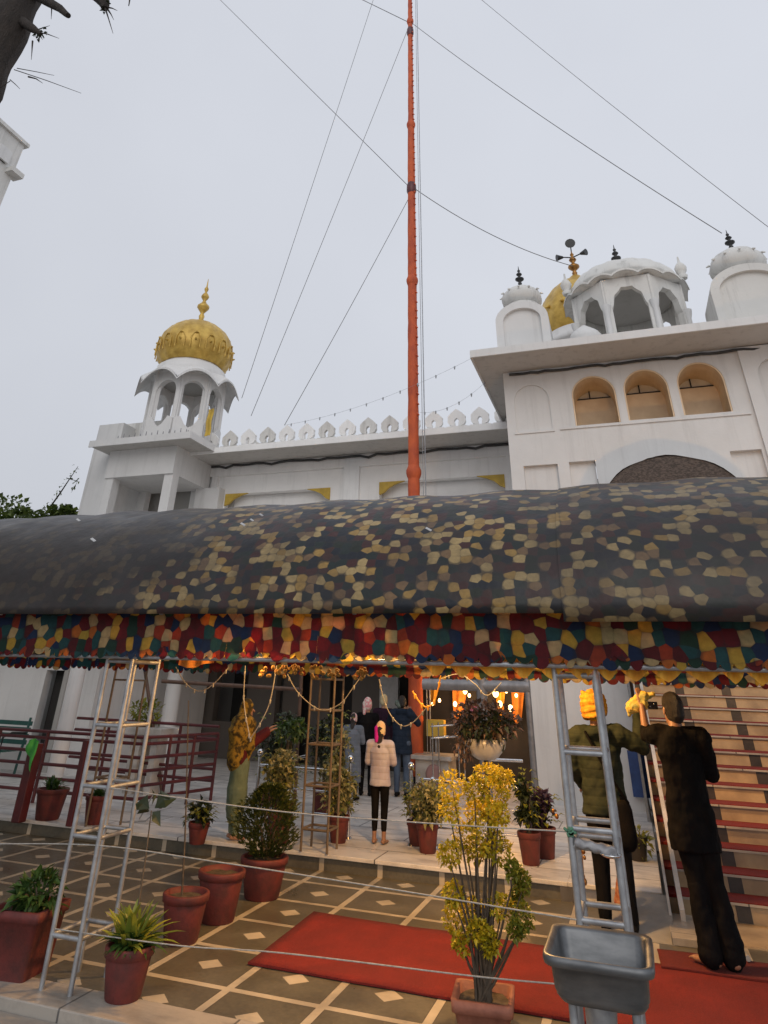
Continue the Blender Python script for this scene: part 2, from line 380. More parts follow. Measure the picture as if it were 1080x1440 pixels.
# ------------------------------------------------------------------ the setting
def arc(xl, xr, zs, zt, n=14, cusp=0):
    """points of an arch from (xl,zs) over the top zt to (xr,zs)"""
    cx, a, h = (xl+xr)/2, (xr-xl)/2, zt-zs; out = []
    for i in range(n+1):
        q = PI-PI*i/n; k = 1
        if cusp: k = 1-.10*abs(math.sin(q*cusp))**.5 if 0 < i < n else 1
        out.append((cx+a*k*math.cos(q), zs+h*(k if cusp else 1)*math.sin(q)))
    return out
def openwall(mb, x0, x1, z0, z1, ops, y0, y1, Mx=None, cusp=0, mi=0):
    """wall with arched or square openings (xl, xr, sill, spring, top)"""
    x = x0
    for xl, xr, zb, zs, zt in ops:
        if xl > x+1e-4: mb.prism([(x, z0), (xl, z0), (xl, z1), (x, z1)], y0, y1, Mx, mi)
        if zb > z0+1e-4: mb.prism([(xl, z0), (xr, z0), (xr, zb), (xl, zb)], y0, y1, Mx, mi)
        if zt < z1-1e-4:
            a = arc(xl, xr, zs, zt, 28 if cusp else 16, cusp) if zt > zs else [(xl, zs), (xr, zs)]
            mb.prism([(xl, z1)]+a+[(xr, z1)], y0, y1, Mx, mi)
        x = xr
    if x < x1-1e-4: mb.prism([(x, z0), (x1, z0), (x1, z1), (x, z1)], y0, y1, Mx, mi)
    return mb
def finial(name, parent, c, h, r, mats, label=None):
    p = [(.28, 0), (.35, .03), (.22, .08), (.3, .16), (.16, .22), (.34, .27), (.62, .34), (.62, .38), (.3, .44), (.14, .5), (.36, .56), (.42, .59), (.3, .64), (.1, .69), (.2, .74), (.22, .77), (.08, .82), (.05, .93), (.02, 1)]
    mb = MB().lathe([(a*r*2, b*h) for a, b in p], c, 12)
    return mb.build(name, mats, parent, label=label)
def octo(c, apo, k, z=0):
    """frame of the k-th side of an octagon: local x along the side, local -y outward"""
    q = k*PI/4
    return Matrix.Translation(Vector((c[0], c[1], z))) @ Matrix.Rotation(q, 4, 'Z') @ Matrix.Translation(Vector((0, -apo, 0)))

g = MB(); g.box(-60, 60, -20, 90, -.5, -.125); struct(g.build('ground', M['apron']))
g = MB(); g.box(-14, 9, 5.19, 8.95, -.12, 0); struct(g.build('patio', M['tiles']))
g = MB(); g.box(-14, 9, 4.86, 5.19, -.12, .002); struct(g.build('patio_border', M['kerb'], bevel=.008))
g = MB(); g.box(-40, 9, -4, 4.855, -.12, -.06); struct(g.build('path', M['apron']))
g = MB(); g.box(-24, -.02, 8.86, 17.0, -.1, .112); g.box(3.4, 14, 8.86, 14, -.1, .112); g.box(-.02, 3.4, 12.5, 14, -.1, .112)
struct(g.build('terrace_base', M['terrace']))
g = MB(); g.box(-24, -.9, 8.80, 17.0, .113, .15); g.box(-.9, -.02, 8.80, 14.0, .113, .15); g.box(3.4, 14, 8.8, 14, .113, .15)
struct(g.build('terrace', M['terrace'], bevel=.006))
g = MB(); g.box(-24, -.98, 8.84, 8.858, .0, .112); struct(g.build('terrace_riser', M['tiles']))
g = MB(); g.box(-.98, -.86, 8.80, 8.858, -.05, .112); struct(g.build('terrace_riser_end', M['kerb']))
g = MB(); g.grid(lambda u, v: (-.55+u*.58, 7.86+v*.93, .004+v*.135), 2, 2); g.box(-.55, .03, 7.86, 8.79, -.01, .003)
struct(g.build('ramp', M['apron']))

# ------------------------------------------------------------------ right block of the temple
tb = thing('temple_block', (-1.77, 14, 0), 'tall white temple block on the right with three arched windows and a gold dome behind', 'temple')
BX0, BX1 = -1.77, 7.4
wins = [(-.33, .58, 6.62, 7.28, 7.72), (.74, 1.63, 6.64, 7.30, 7.75), (1.80, 2.70, 6.65, 7.32, 7.78)]
blind = [(-1.57, -.81, 6.58, 7.27, 7.65), (3.28, 4.04, 6.6, 7.3, 7.7)]
mb = MB()
openwall(mb, BX0, BX1, 5.93, 8.0, [(blind[0][0], blind[0][1], *blind[0][2:])]+wins+[blind[1]], 14.0, 14.5)
mb.box(BX0, BX1, 14.0, 14.5, 5.92, 5.93)
openwall(mb, BX0, BX1, 0, 5.92, [(-1.5, -.8, 4.2, 5.84, 5.84), (-.57, -.05, 3.9, 5.86, 5.86), (-.05, 2.45, .15, 4.25, 5.86), (2.45, 3.0, 3.9, 5.86, 5.86)], 14.0, 14.45)
mb.box(-1.52, -.79, 14.1, 14.3, 4.15, 5.9); mb.box(-.6, -.06, 14.12, 14.3, 3.85, 5.9); mb.box(2.46, 3.05, 14.12, 14.3, 3.85, 5.9)
mb.box(BX0, BX0+.3, 14.5, 22, 0, 8.0); mb.box(BX1-.3, BX1, 14.5, 22, 0, 8.0)
wall = mb.build('wall', M['plaster'], tb)
for b in blind: MB().box(b[0]-.05, b[1]+.05, 14.035, 14.25, b[2]-.05, b[4]+.05).build('blind_arch_panel', M['plaster'], tb)
mb = MB(); mb.box(-.66, 3.0, 13.97, 13.998, 6.555, 6.60); mb.box(-1.62, -.77, 13.975, 13.998, 6.535, 6.575)
mb.box(3.06, 7.4, 13.88, 13.998, 6.66, 7.98) if False else None
mb.build('string_course', M['plaster'], tb)
mb = MB(); openwall(mb, 3.06, 7.3, 0, 7.97, [(3.3, 4.02, 6.62, 7.3, 7.68)], 13.92, 13.998); mb.build('pilaster', M['plaster'], tb)
for i, (xl, xr, zb, zs, zt) in enumerate(wins):
    a = arc(xl+.002, xr-.002, zs, zt-.002, 16); o = [(xl+.002, zb)]+a+[(xr-.002, zb)]
    inn = [(xl+.03, zb)]+arc(xl+.03, xr-.03, zs, zt-.03, 16)+[(xr-.03, zb)]
    mb = MB(); n = len(o)
    vs = [(x, y, z) for y in (14.015, 14.85) for x, z in o]+[(x, y, z) for y in (14.015, 14.85) for x, z in inn]
    fs = []
    for j in range(n-1):
        fs += [(j, j+1, j+1+n, j+n), (2*n+j, 3*n+j, 3*n+j+1, 2*n+j+1), (j, 2*n+j, 2*n+j+1, j+1)]
    mb.add(vs, fs); mb.box(xl, xr, 14.015, 14.85, zb-.03, zb)
    w = mb.build('window', M['tan'], tb)
    MB().box(xl+.03, xr-.03, 14.80, 14.83, zb, zs+.22).build('blind', M['tan'], w)
    zc = zs+.23
    pl = MB().prism([(xl+.04, zc)]+arc(xl+.04, xr-.04, zc, zt+.06, 14)[1:-1]+[(xr-.04, zc)], 14.845, 14.86)
    pl.build('fanlight', M['cream'], w)
    f = MB().box(xl+.03, xr-.03, 14.79, 14.843, zc-.025, zc); f.box(xl+.36, xl+.385, 14.80, 14.843, zc, zt+.02); f.build('glazing_bar', M['dark'], w)
    MB().box(xl-.2, xr+.2, 14.9, 15.2, zb-.2, 8.2).build('window_back', M['tan'], w)
# eave
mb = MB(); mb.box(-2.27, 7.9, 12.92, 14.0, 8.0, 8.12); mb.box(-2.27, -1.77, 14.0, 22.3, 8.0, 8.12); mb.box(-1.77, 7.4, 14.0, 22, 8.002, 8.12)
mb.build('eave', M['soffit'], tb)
MB().box(-2.3, 7.95, 12.88, 12.92, 7.965, 8.135).box(-2.31, -2.27, 12.92, 22.3, 7.965, 8.135).build('eave_fascia', M['plaster'], tb)
rnd = random.Random(4); pts = []
for i in range(60):
    x = -1.62+i*.16; pts.append((x, 13.94+.02*math.sin(i), 7.93-.02*rnd.random()-(.03 if i % 9 == 4 else 0)))
MB().tube(pts, .03, 6).build('cable_run', M['cable'], tb)
# roof turrets of the block: arched front panel, ribbed onion dome, finial
def turret(xl, xr, y0, zb, zsh, zt, dr, oz, fh, label):
    t = MB(); cx = (xl+xr)/2; yb = y0+1.2; w = .17
    out = arc(xl, xr, zsh, zt, 18); inn = arc(xl+w, xr-w, zsh-.02, zt-.17, 18)
    t.prism([(xl, zb)]+out[:10]+inn[:10][::-1]+[(xl+w, zb)], y0, y0+.09)
    t.prism([(xr-w, zb)]+inn[9:][::-1]+out[9:]+[(xr, zb)], y0, y0+.09)
    t.prism([(xl, zb)]+out+[(xr, zb)], y0+.091, yb)
    t.box(xl+w, xr-w, y0+.02, y0+.091, zb, zb+.07)
    tt = t.build('roof_turret', M['plaster_dirty'] if dr > .55 else M['plaster'], tb, label=label)
    zc = zt+oz+.18; cy = (y0+yb)/2
    MB().lathe([(dr*.9, zt-.35), (dr*.82, zc-.19)], (cx, cy, 0), 24).build('dome_neck', M['plaster_dirty'], tt)
    pr = [(.78, 0), (.92, .10), (1, .26), (1.02, .42), (.95, .62), (.78, .82), (.5, 1.0), (.25, 1.12), (.1, 1.2)]
    MB().lathe([(a*dr, zc-.18+b*dr*1.05) for a, b in pr], (cx, cy, 0), 40, rib=.07, ribn=8).build('turret_dome', M['plaster_dirty'], tt)
    mb = MB()
    for k in range(12):
        q = 2*PI*k/12; mb.cap((cx+dr*.98*math.cos(q), cy+dr*.98*math.sin(q), zc+dr*.3), (cx+dr*1.07*math.cos(q), cy+dr*1.07*math.sin(q), zc+dr*.26), .03, .015, 6)
    mb.build('dome_petals', M['plaster_dirty'], tt)
    finial('finial', tt, (cx, cy, zc-.18+dr*1.22), fh, .085, M['black'])
turret(-1.74, -.57, 13.25, 8.12, 8.95, 9.40, .47, .17, .6, 'smaller turret at the left corner of the roof')
turret(2.75, 4.3, 13.3, 8.12, 9.02, 9.58, .56, .06, .55, 'weathered turret at the right of the roof')
# central octagonal kiosk
KC = (1.22, 15.3); KA = 1.24; hs = KA*math.tan(PI/8)
mb = MB()
for k in range(8):
    openwall(mb, -hs-.03, hs+.03, 8.12, 10.12, [(-hs+.13, hs-.13, 8.12, 9.35, 9.92)], 0, .16, octo(KC, KA, k), cusp=5)
ki = mb.build('roof_kiosk', M['plaster_dirty'], tb)
for k in range(8):
    q = (k+.5)*PI/4-PI/2; R_ = KA/math.cos(PI/8)
    MB().lathe([(.1, 8.12), (.1, 8.3), (.065, 8.36), (.06, 9.2), (.09, 9.3), (.11, 9.42)], (KC[0]+R_*math.cos(q), KC[1]+R_*math.sin(q), 0), 10).build('column', M['plaster'], ki)
def wavy_eave(c, ri, ro, z0, drop, amp, th, n=96, wf=8, ph=0):
    mb = MB()
    def S(top):
        def fn(u, v):
            q = 2*PI*u-PI/2; k = math.cos(((q+PI/2+ph) % (2*PI/wf))-PI/wf) if False else 1
            a = ((q+PI/2)/(2*PI/wf)+.5) % 1.0-.5            # -0.5..0.5 inside one side
            s = 1-abs(a*2)**2.2
            r = (ri+(ro-ri)*v)/max(.92, math.cos(a*2*PI/wf))
            return (c[0]+r*math.cos(q), c[1]+r*math.sin(q), z0-drop*v**1.3+amp*s*(.25+.75*v)+(th if top else 0))
        return fn
    a = MB().grid(S(True), n, 6); b = MB().grid(S(False), n, 6)
    mb.add(a.v, a.f, 0, True); mb.add(b.v, [f[::-1] for f in b.f], 0, True)
    o = 6*(n+1); N = len(a.v)
    mb.add([], [])
    for i in range(n): mb.f.append([o+i, o+i+N, o+i+1+N, o+i+1]); mb.m.append(0); mb.s.append(False)
    for i in range(n): mb.f.append([i, i+1, i+1+N, i+N]); mb.m.append(0); mb.s.append(False)
    return mb
wavy_eave(KC, 1.22, 1.46, 10.12, .05, .12, .05, wf=16, n=160).build('eave', M['plaster_dirty'], ki)
MB().lathe([(1.2, 10.08), (1.22, 10.2), (1.38, 10.28), (1.36, 10.36), (1.3, 10.5), (1.12, 10.72), (.85, 10.88), (.5, 11.0), (.2, 11.06), (.12, 11.12), (.08, 11.3)], (*KC, 0), 48, rib=.03, ribn=16).build('kiosk_roof', M['plaster_dirty'], ki)
mb = MB(); mb.lathe([(1.05, 10.0), (1.05, 10.05)], (*KC, 0), 24); mb.build('kiosk_ceiling', M['plaster_shade'], ki)
finial('finial', ki, (KC[0], KC[1], 11.2), .68, .1, M['black'])
for sx in (-1, 1):
    p = MB().lathe([(.1, 0), (.12, .08), (.07, .12), (.12, .2), (.14, .3), (.09, .4), (.03, .47), (.02, .62)], (KC[0]+sx*1.33, KC[1]-.55, 10.25), 12)
    p.build('corner_pinnacle', M['plaster_dirty'], ki)
# statues / lotus buds standing in the kiosk and on the roof behind it
mb = MB(); mb.lathe([(.5, 8.12), (.52, 8.3), (.34, 8.5), (.42, 8.65), (.3, 8.85), (.05, 9.05)], (.15, 14.2, 0), 16); mb.build('roof_bud', M['plaster'], tb)
# main gold dome
DC = (.18, 18.3, -.5)
MB().lathe([(1.15, 8.12), (1.15, 10.6), (1.45, 10.7), (1.45, 10.85), (1.2, 10.95), (1.18, 11.2)], DC, 40).build('dome_drum', M['plaster'], tb)
dm = MB().lathe([(1.08, 11.2), (1.22, 11.38), (1.3, 11.7), (1.26, 12.05), (1.1, 12.45), (.85, 12.8), (.55, 13.08), (.28, 13.25), (.14, 13.4)], DC, 64, rib=.035, ribn=16).build('main_dome', M['gold'], tb)
mb = MB()
for k in range(16):
    q = 2*PI*k/16; c_, s_ = math.cos(q), math.sin(q)
    mb.cap((DC[0]+1.26*c_, DC[1]+1.26*s_, 11.48), (DC[0]+1.35*c_, DC[1]+1.35*s_, 11.43), .055, .03, 8)
mb.build('dome_petals', M['gold'], dm)
finial('finial', dm, (DC[0], DC[1], 12.85), 1.15, .14, M['brass'])
for k, q in enumerate((200, 330, 270)):
    mb = MB(); q = rad(q); c_ = Vector((DC[0]+.3*math.cos(q), DC[1]+.3*math.sin(q), 13.62+(.25 if k == 2 else 0))); d_ = Vector((math.cos(q), math.sin(q), -.15))
    mb.tube([c_, c_+d_*.12, c_+d_*.2], [.04, .08, .16 if k == 2 else .11], 12); mb.tube([c_, (DC[0], DC[1], c_.z)], .02, 5); mb.build('loudspeaker', M['black'], dm)
# ground floor interior wall seen through the entrance
MB().box(-1.4, 7.1, 17.5, 17.7, .15, 6.4).build('inner_wall', M['wood'], tb)
# barrel shaped shingled hood over the entrance
hd = thing('entrance_hood', (1.22, 13.2, 4.4), 'dark mottled arched hood over the entrance of the tall block', 'hood')
M['hood'] = pm('mottled_hood', (.055, .047, .042), (.13, .105, .092), 26, .85, 0, .9, lo=.42, hi=.6, stretch=(1, 1, 2.2))
def hoodf(u, v):
    q = PI*u; return (1.2-1.28*math.cos(q), 13.0+v*.98, 4.55+1.02*math.sin(q)*(1+.015*math.sin(9*q)))
a = MB().grid(hoodf, 24, 2); a.build('hood_shell', M['hood'], hd)
MB().prism([(-.07, 4.56)]+arc(-.07, 2.47, 4.56, 5.56, 20)[1:-1]+[(2.47, 4.56)], 13.02, 13.06).build('hood_front', M['hood'], hd)
for x in (-.08, 2.44): MB().box(x, x+.04, 13.0, 13.9, .15, 4.5).build('hood_post', M['galv'], hd)

# ------------------------------------------------------------------ left wing
tw = thing('temple_wing', (-6.5, 17, 0), 'low white temple wing with a row of pierced merlons along its roof', 'temple')
mb = MB()
openwall(mb, -11.7, -1.78, 3.3, 6.98, [(-10.48, -7.16, 4.4, 6.46, 6.46), (-5.72, -2.33, 4.4, 6.52, 6.52)], 17.0, 17.25)
mb.build('wall', M['plaster_bright'], tw)
mb = MB(); mb.box(-11.2, -1.78, 16.9, 17.1, 6.98, 7.31); mb.box(-6.74, -6.29, 16.9, 17.0, 3.4, 6.98); mb.box(-10.98, -10.78, 16.92, 17.0, 3.4, 6.98) ; mb.box(-2.24, -1.78, 16.92, 17.0, 3.4, 6.98)
mb.build('pilaster_frame', M['plaster_bright'], tw)
MB().box(-11.5, -1.8, 17.3, 17.4, 3.4, 7.2).build('recess_wall', M['plaster_bright'], tw)
for xl, xr in ((-10.48, -7.16), (-5.72, -2.33)):
    zt = 6.46 if xl < -9 else 6.52
    for sx, x in ((1, xl), (-1, xr)):
        c = [(x, zt), (x+sx*.72, zt), (x+sx*.48, zt-.06), (x+sx*.27, zt-.15), (x+sx*.13, zt-.28), (x, zt-.33)]
        if sx < 0: c = c[::-1]
        MB().prism(c, 16.97, 17.06).build('yellow_bracket', M['yellow'], tw)
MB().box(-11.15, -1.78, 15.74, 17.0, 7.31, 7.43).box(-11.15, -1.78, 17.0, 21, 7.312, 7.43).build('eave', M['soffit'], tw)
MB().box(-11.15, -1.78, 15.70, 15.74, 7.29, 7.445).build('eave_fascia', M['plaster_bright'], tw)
rnd = random.Random(7); pts = [(-11+.25*i, 16.83+.02*math.sin(i*1.7), 7.26-.025*rnd.random()-(.05 if i % 6 == 2 else 0)) for i in range(37)]
MB().tube(pts, .035, 6).build('cable_run', M['cable'], tw)
def merlon():
    mb = MB(); prof = [(-.11, 0), (-.19, .03), (-.235, .11), (-.225, .2), (-.235, .25), (-.15, .34), (0, .46), (.15, .34), (.235, .25), (.225, .2), (.235, .11), (.19, .03), (.11, 0)]
    ha = [(.045, 0), (.05, .09), (.065, .13), (.04, .18), (0, .21), (-.04, .18), (-.065, .13), (-.05, .09), (-.045, 0)]
    mb.prism([(x, z) for x, z in prof]+ha, -.05, .05)
    mb.prism([(-.27, -.1), (.27, -.1), (.27, -.001), (-.27, -.001)], -.045, .045)
    return mb
proto = merlon().build('merlon', M['plaster_bright'], tw, local=True)
protod = merlon().build('merlon', M['plaster_dirty'], tw, local=True)
base = Vector((-6.5, 17, 0))
for i in range(15):
    x = -10.55+i*.605
    if i == 0: o = proto
    elif i == 1: o = protod
    else: o = (protod if i in (3, 6, 8, 9) else proto).copy(); COL.objects.link(o)
    o.parent = tw; o.location = Vector((x, 15.95, 7.54))-base
SV = 16.7/15.7
def far(p): return Vector((p.x*SV, p.y*SV, CH+(p.z-CH)*SV))
seen = set()
for o in tw.children:
    if o.name.startswith('merlon'):
        o.location = far(o.location+base)-base; o.scale = (SV,)*3; continue
    if o.data.name in seen: continue
    seen.add(o.data.name)
    for v in o.data.vertices: v.co = far(v.co+base)-base
# open loggia of the ground floor
MB().box(-24, -1.8, 13.2, 18.0, 3.1, 3.28).box(-22, -1.6, 18.6, 18.8, 0, 3.3).build('hidden_shade_roof', M['plaster_shade'], tw)  # unseen roof and rear wall added to keep the ground floor dark
M['dim'] = plaster('shade_darkened_wall', (.115, .10, .088), .3)  # plaster darkened to paint in the murk under the canopy
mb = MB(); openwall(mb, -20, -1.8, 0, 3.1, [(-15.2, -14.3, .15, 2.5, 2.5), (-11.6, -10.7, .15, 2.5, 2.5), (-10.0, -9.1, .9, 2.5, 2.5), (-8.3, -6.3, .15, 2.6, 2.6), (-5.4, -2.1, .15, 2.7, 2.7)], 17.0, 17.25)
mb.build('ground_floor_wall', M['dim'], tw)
for xl, xr in ((-15.2, -14.3), (-11.6, -10.7), (-10.0, -9.1), (-8.3, -6.3), (-5.4, -2.1)):
    MB().box(xl, xr, 17.9, 18.0, .15, 2.8).build('dark_room_sheet', M['dark'], tw)  # near black sheets stand for the unlit rooms behind the openings
for x in (-9.05, -8.25, -7.5):
    MB().box(x, x+.5, 17.30, 17.36, .15, 2.4).build('door_leaf', M['dim'], tw)
MB().box(-5.6, -5.15, 16.93, 16.99, .95, 1.95).build('notice_board', M['paper'], tw)
# ------------------------------------------------------------------ corner tower
tt = thing('corner_tower', (-13, 16.5, 0), 'white corner tower with an open kiosk under a small gold dome', 'tower')
mb = MB(); mb.box(-14.15, -11.75, 16.0, 18.0, 6.9, 7.72)
mb.box(-14.15, -13.85, 16.05, 16.35, 3, 6.9); mb.box(-12.05, -11.75, 16.05, 16.35, 3, 6.9); mb.box(-14.15, -13.85, 17.7, 17.95, 3, 6.9); mb.box(-12.05, -11.2, 17.75, 18.4, 3, 6.9)
mb.box(-14.1, -11.8, 16.1, 17.9, 3.3, 4.4)
mb.build('balcony', M['plaster'], tt)
mb = MB(); openwall(mb, -15.0, -11.0, 3, 7.7, [(-12.9, -12.45, 5.2, 6.3, 6.3)], 18.3, 18.5); mb.build('back_wall', M['plaster_shade'], tt)
MB().box(-12.9, -12.45, 18.52, 18.56, 5.2, 6.3).build('window', M['dark'], tt)
MB().box(-15.1, -14.15, 16.3, 19, 0, 8.75).build('side_wall', M['plaster'], tt)
MB().box(-15.1, -13.1, 16.9, 19, 7.9, 8.95).build('stair_head', M['plaster_dirty'], tt)
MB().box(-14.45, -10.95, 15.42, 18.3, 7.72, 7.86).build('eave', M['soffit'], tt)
MB().box(-14.48, -10.92, 15.38, 15.42, 7.69, 7.885).box(-10.95, -10.91, 15.42, 17.2, 7.69, 7.885).build('eave_fascia', M['plaster'], tt)
mb = MB()
for i in range(13):
    x = -13.6+i*.2; mb.cap((x, 15.55, 7.88), (x, 15.55, 8.02+.05*(i % 2)), .022, .01, 6)
for i in range(6): mb.cap((-11.25, 15.7+i*.22, 7.88), (-11.25, 15.7+i*.22, 8.05), .02, .01, 6)
mb.build('bird_spikes', M['ribbon'], tt)
TC = (-12.42, 16.95); TA = 1.12; hs = TA*math.tan(PI/8)
mb = MB()
for k in range(8):
    openwall(mb, -hs-.05, hs+.05, 7.86, 10.2, [(-hs+.1, hs-.1, 8.3, 9.45, 9.85)], -.0, .2, octo(TC, TA, k))
    f = octo(TC, TA, k); n_ = arc(-.42, .42, 8.33, 8.33+.36, 9)
    mb.prism([(-hs+.0, 8.3), (-.27, 8.62), (-.2, 8.5), (-.1, 8.46), (0, 8.44), (.1, 8.46), (.2, 8.5), (.27, 8.62), (hs, 8.3)][::1] if False else [(-hs, 7.9), (-hs, 8.55), (-hs+.18, 8.62), (-.12, 8.38), (0, 8.3), (.12, 8.38), (hs-.18, 8.62), (hs, 8.55), (hs, 7.9)], -.06, -.002, f)
kk = mb.build('kiosk', M['plaster'], tt)
mb = wavy_eave(TC, 1.12, 1.57, 10.16, .54, .40, .05); mb.build('scalloped_eave', M['plaster'], kk)
MB().lathe([(1.05, 10.1), (1.05, 10.13)], (*TC, 0), 24).build('kiosk_ceiling', M['plaster_shade'], kk)
MB().lathe([(1.2, 10.12), (1.24, 10.3), (1.14, 10.42), (1.12, 10.55), (1.0, 10.64), (.97, 10.72)], (*TC, 0), 48).build('drum', M['plaster'], kk)
dm = MB().lathe([(1.04, 10.68), (1.18, 10.86), (1.26, 11.15), (1.27, 11.4), (1.18, 11.72), (.99, 12.0), (.72, 12.22), (.42, 12.37), (.22, 12.44), (.16, 12.52)], (*TC, 0), 72, rib=.035, ribn=16).build('gold_dome', M['gold'], tt)
mb = MB()
for k in range(16):
    q = 2*PI*(k+.5)/16; c_, s_ = math.cos(q), math.sin(q)
    for z, r in ((11.45, 1.25), (11.22, 1.28)): mb.cap((TC[0]+r*c_, TC[1]+r*s_, z), (TC[0]+(r+.05)*c_, TC[1]+(r+.05)*s_, z+.02), .04, .025, 8)
    qa = q; mb.tube([(TC[0]+1.27*math.cos(qa+d), TC[1]+1.27*math.sin(qa+d), z) for d, z in ((-.12, 10.95), (-.12, 11.3), (-.06, 11.45), (0, 11.5), (.06, 11.45), (.12, 11.3), (.12, 10.95))], .02, 5)
mb.build('dome_petals', M['gold'], dm)
MB().lathe([(.3, 0), (.34, .04), (.2, .1)], (TC[0], TC[1], 12.36), 20).build('dome_cap', M['gold'], dm)
finial('finial', dm, (TC[0], TC[1], 12.42), 1.85, .17, M['gold'])
# small stair head and yellow cloth beside the kiosk
MB().prism([(-10.9, 7.5), (-9.2, 7.5), (-9.2, 7.75), (-10.9, 8.75)], 18.2, 19.6).build('roof_shed', M['plaster_dirty'], tt)
o = thing('yellow_banner', (-11.0, 16.5, 7.9), 'narrow yellow cloth tied upright beside the gold domed kiosk', 'banner')
MB().grid(lambda u, v: (-11.08+u*.2+.02*math.sin(v*9), 16.3+.03*math.sin(u*6), 8.05+v*.85), 5, 8).build('cloth', M['yellow'], o)
MB().tube([(-11.1, 16.32, 7.86), (-11.1, 16.32, 9.0)], .018, 6).build('pole', M['galv'], o)
# roof slab of the left neighbour
lb = thing('neighbour_house', (-14, 5, 0), 'tall grey house at the far left edge with small projecting sills', 'house')
MB().box(-24, -14, -2, 9.6, 0, 14.55).build('wall', M['plaster_dirty'], lb)
MB().box(-14, -13.9, 8.9, 9.3, 13.6, 14.0).build('pilaster', M['plaster'], lb)
MB().box(-14.1, -13.75, 9.35, 9.75, 13.4, 13.55).build('window_hood', M['plaster_dirty'], lb)
MB().box(-24, -13.92, -2, 9.7, 14.55, 14.66).build('roof_edge', M['plaster_dirty'], lb)
MB().box(-13.997, -13.96, 9.0, 9.25, 13.6, 14.0).build('vent', M['dark'], lb)

# ------------------------------------------------------------------ left loggia: white wall with door, columns
lw = thing('side_house', (-12, 12.6, 0), 'white ground floor wall with a narrow dark doorway behind the maroon railing', 'house')
mb = MB(); openwall(mb, -24, -10.45, 0, 3.1, [(-11.55, -11.05, .15, 1.86, 1.86)], 12.7, 12.9); mb.box(-10.45, -10.2, 12.7, 16.9, 0, 3.1)
mb.build('wall', M['plaster'], lw)
MB().box(-11.55, -11.05, 13.0, 13.05, .15, 2.0).build('door', M['dark'], lw)
MB().box(-11.05, -10.95, 12.66, 12.698, .15, 1.9).build('door_frame', M['plaster_shade'], lw)
MB().box(-24, -9.0, 11.2, 12.66, 3.0, 3.09).build('canopy_slab', M['plaster_shade'], lw)
for (x, y, r, lab) in ((-9.42, 11.13, .135, 'white round column nearest the white side house'), (-9.65, 14.6, .17, 'white round column further back beside the dark doorway')):
    c = thing('column', (x, y, .15), lab, 'column', 'white columns of the loggia')
    MB().lathe([(r, 0), (r, 2.9)], (x, y, .15), 24).build('shaft', M['plaster'], c)
    MB().lathe([(r*1.3, 0), (r*1.3, .06), (r*1.08, .1)], (x, y, .15), 24).build('base', M['plaster'], c)
    MB().lathe([(r*1.05, 0), (r*1.25, .1), (r*1.25, .15)], (x, y, 2.95), 24).build('capital', M['plaster'], c)
# ------------------------------------------------------------------ barrel canopy
def uvs(o, fn):
    me = o.data; l = me.uv_layers.new(name='uv')
    for lp in me.loops: l.data[lp.index].uv = fn(me.vertices[lp.vertex_index].co)
cp = thing('barrel_canopy', (0, 6.75, 0), 'long curved canopy of dark patterned tarpaulin with a colourful petal frill', 'canopy')
CY, CA, CZ, CB = 6.75, 1.97, 2.22, 1.184
def tarp_panel(x0, x1, off, drop, label=None):
    nu = int((x1-x0)*9); mb = MB(); NV = 60; th = .012
    def P(u, v, t):
        x = x0+(x1-x0)*u; q = PI*v
        sag = .028*math.sin(x*PI/.82)**2*math.sin(q)
        wr = .018*noise.noise(Vector((x*1.4, v*6, 3)))+.008*noise.noise(Vector((x*4, v*14, 9)))
        r = 1+(off-sag+wr+t)/1.6
        z = CZ+CB*r*math.sin(q); y = CY-CA*r*math.cos(q)
        if v < .001: z -= drop+.006*noise.noise(Vector((x*3, 0, 1)))
        return (x, y, z)
    a = MB().grid(lambda u, v: P(u, v, th), nu, NV); b = MB().grid(lambda u, v: P(u, v, 0), nu, NV)
    mb.add(a.v, a.f, 0, True); mb.add(b.v, [f[::-1] for f in b.f], 0, True); N = len(a.v)
    for i in range(nu): mb.f.append([i+N, i+1+N, i+1, i]); mb.m.append(0); mb.s.append(False)
    o = mb.build('tarpaulin', M['tarp'], cp, label=label)
    def f(co):
        q = math.atan2((co.z-CZ)/CB, -(co.y+0)/CA)
        return (co.x, q*1.62)
    uvs(o, f); return o
tarp_panel(-11, -.30, .0, .0); tarp_panel(-.35, 5.2, .014, .05)

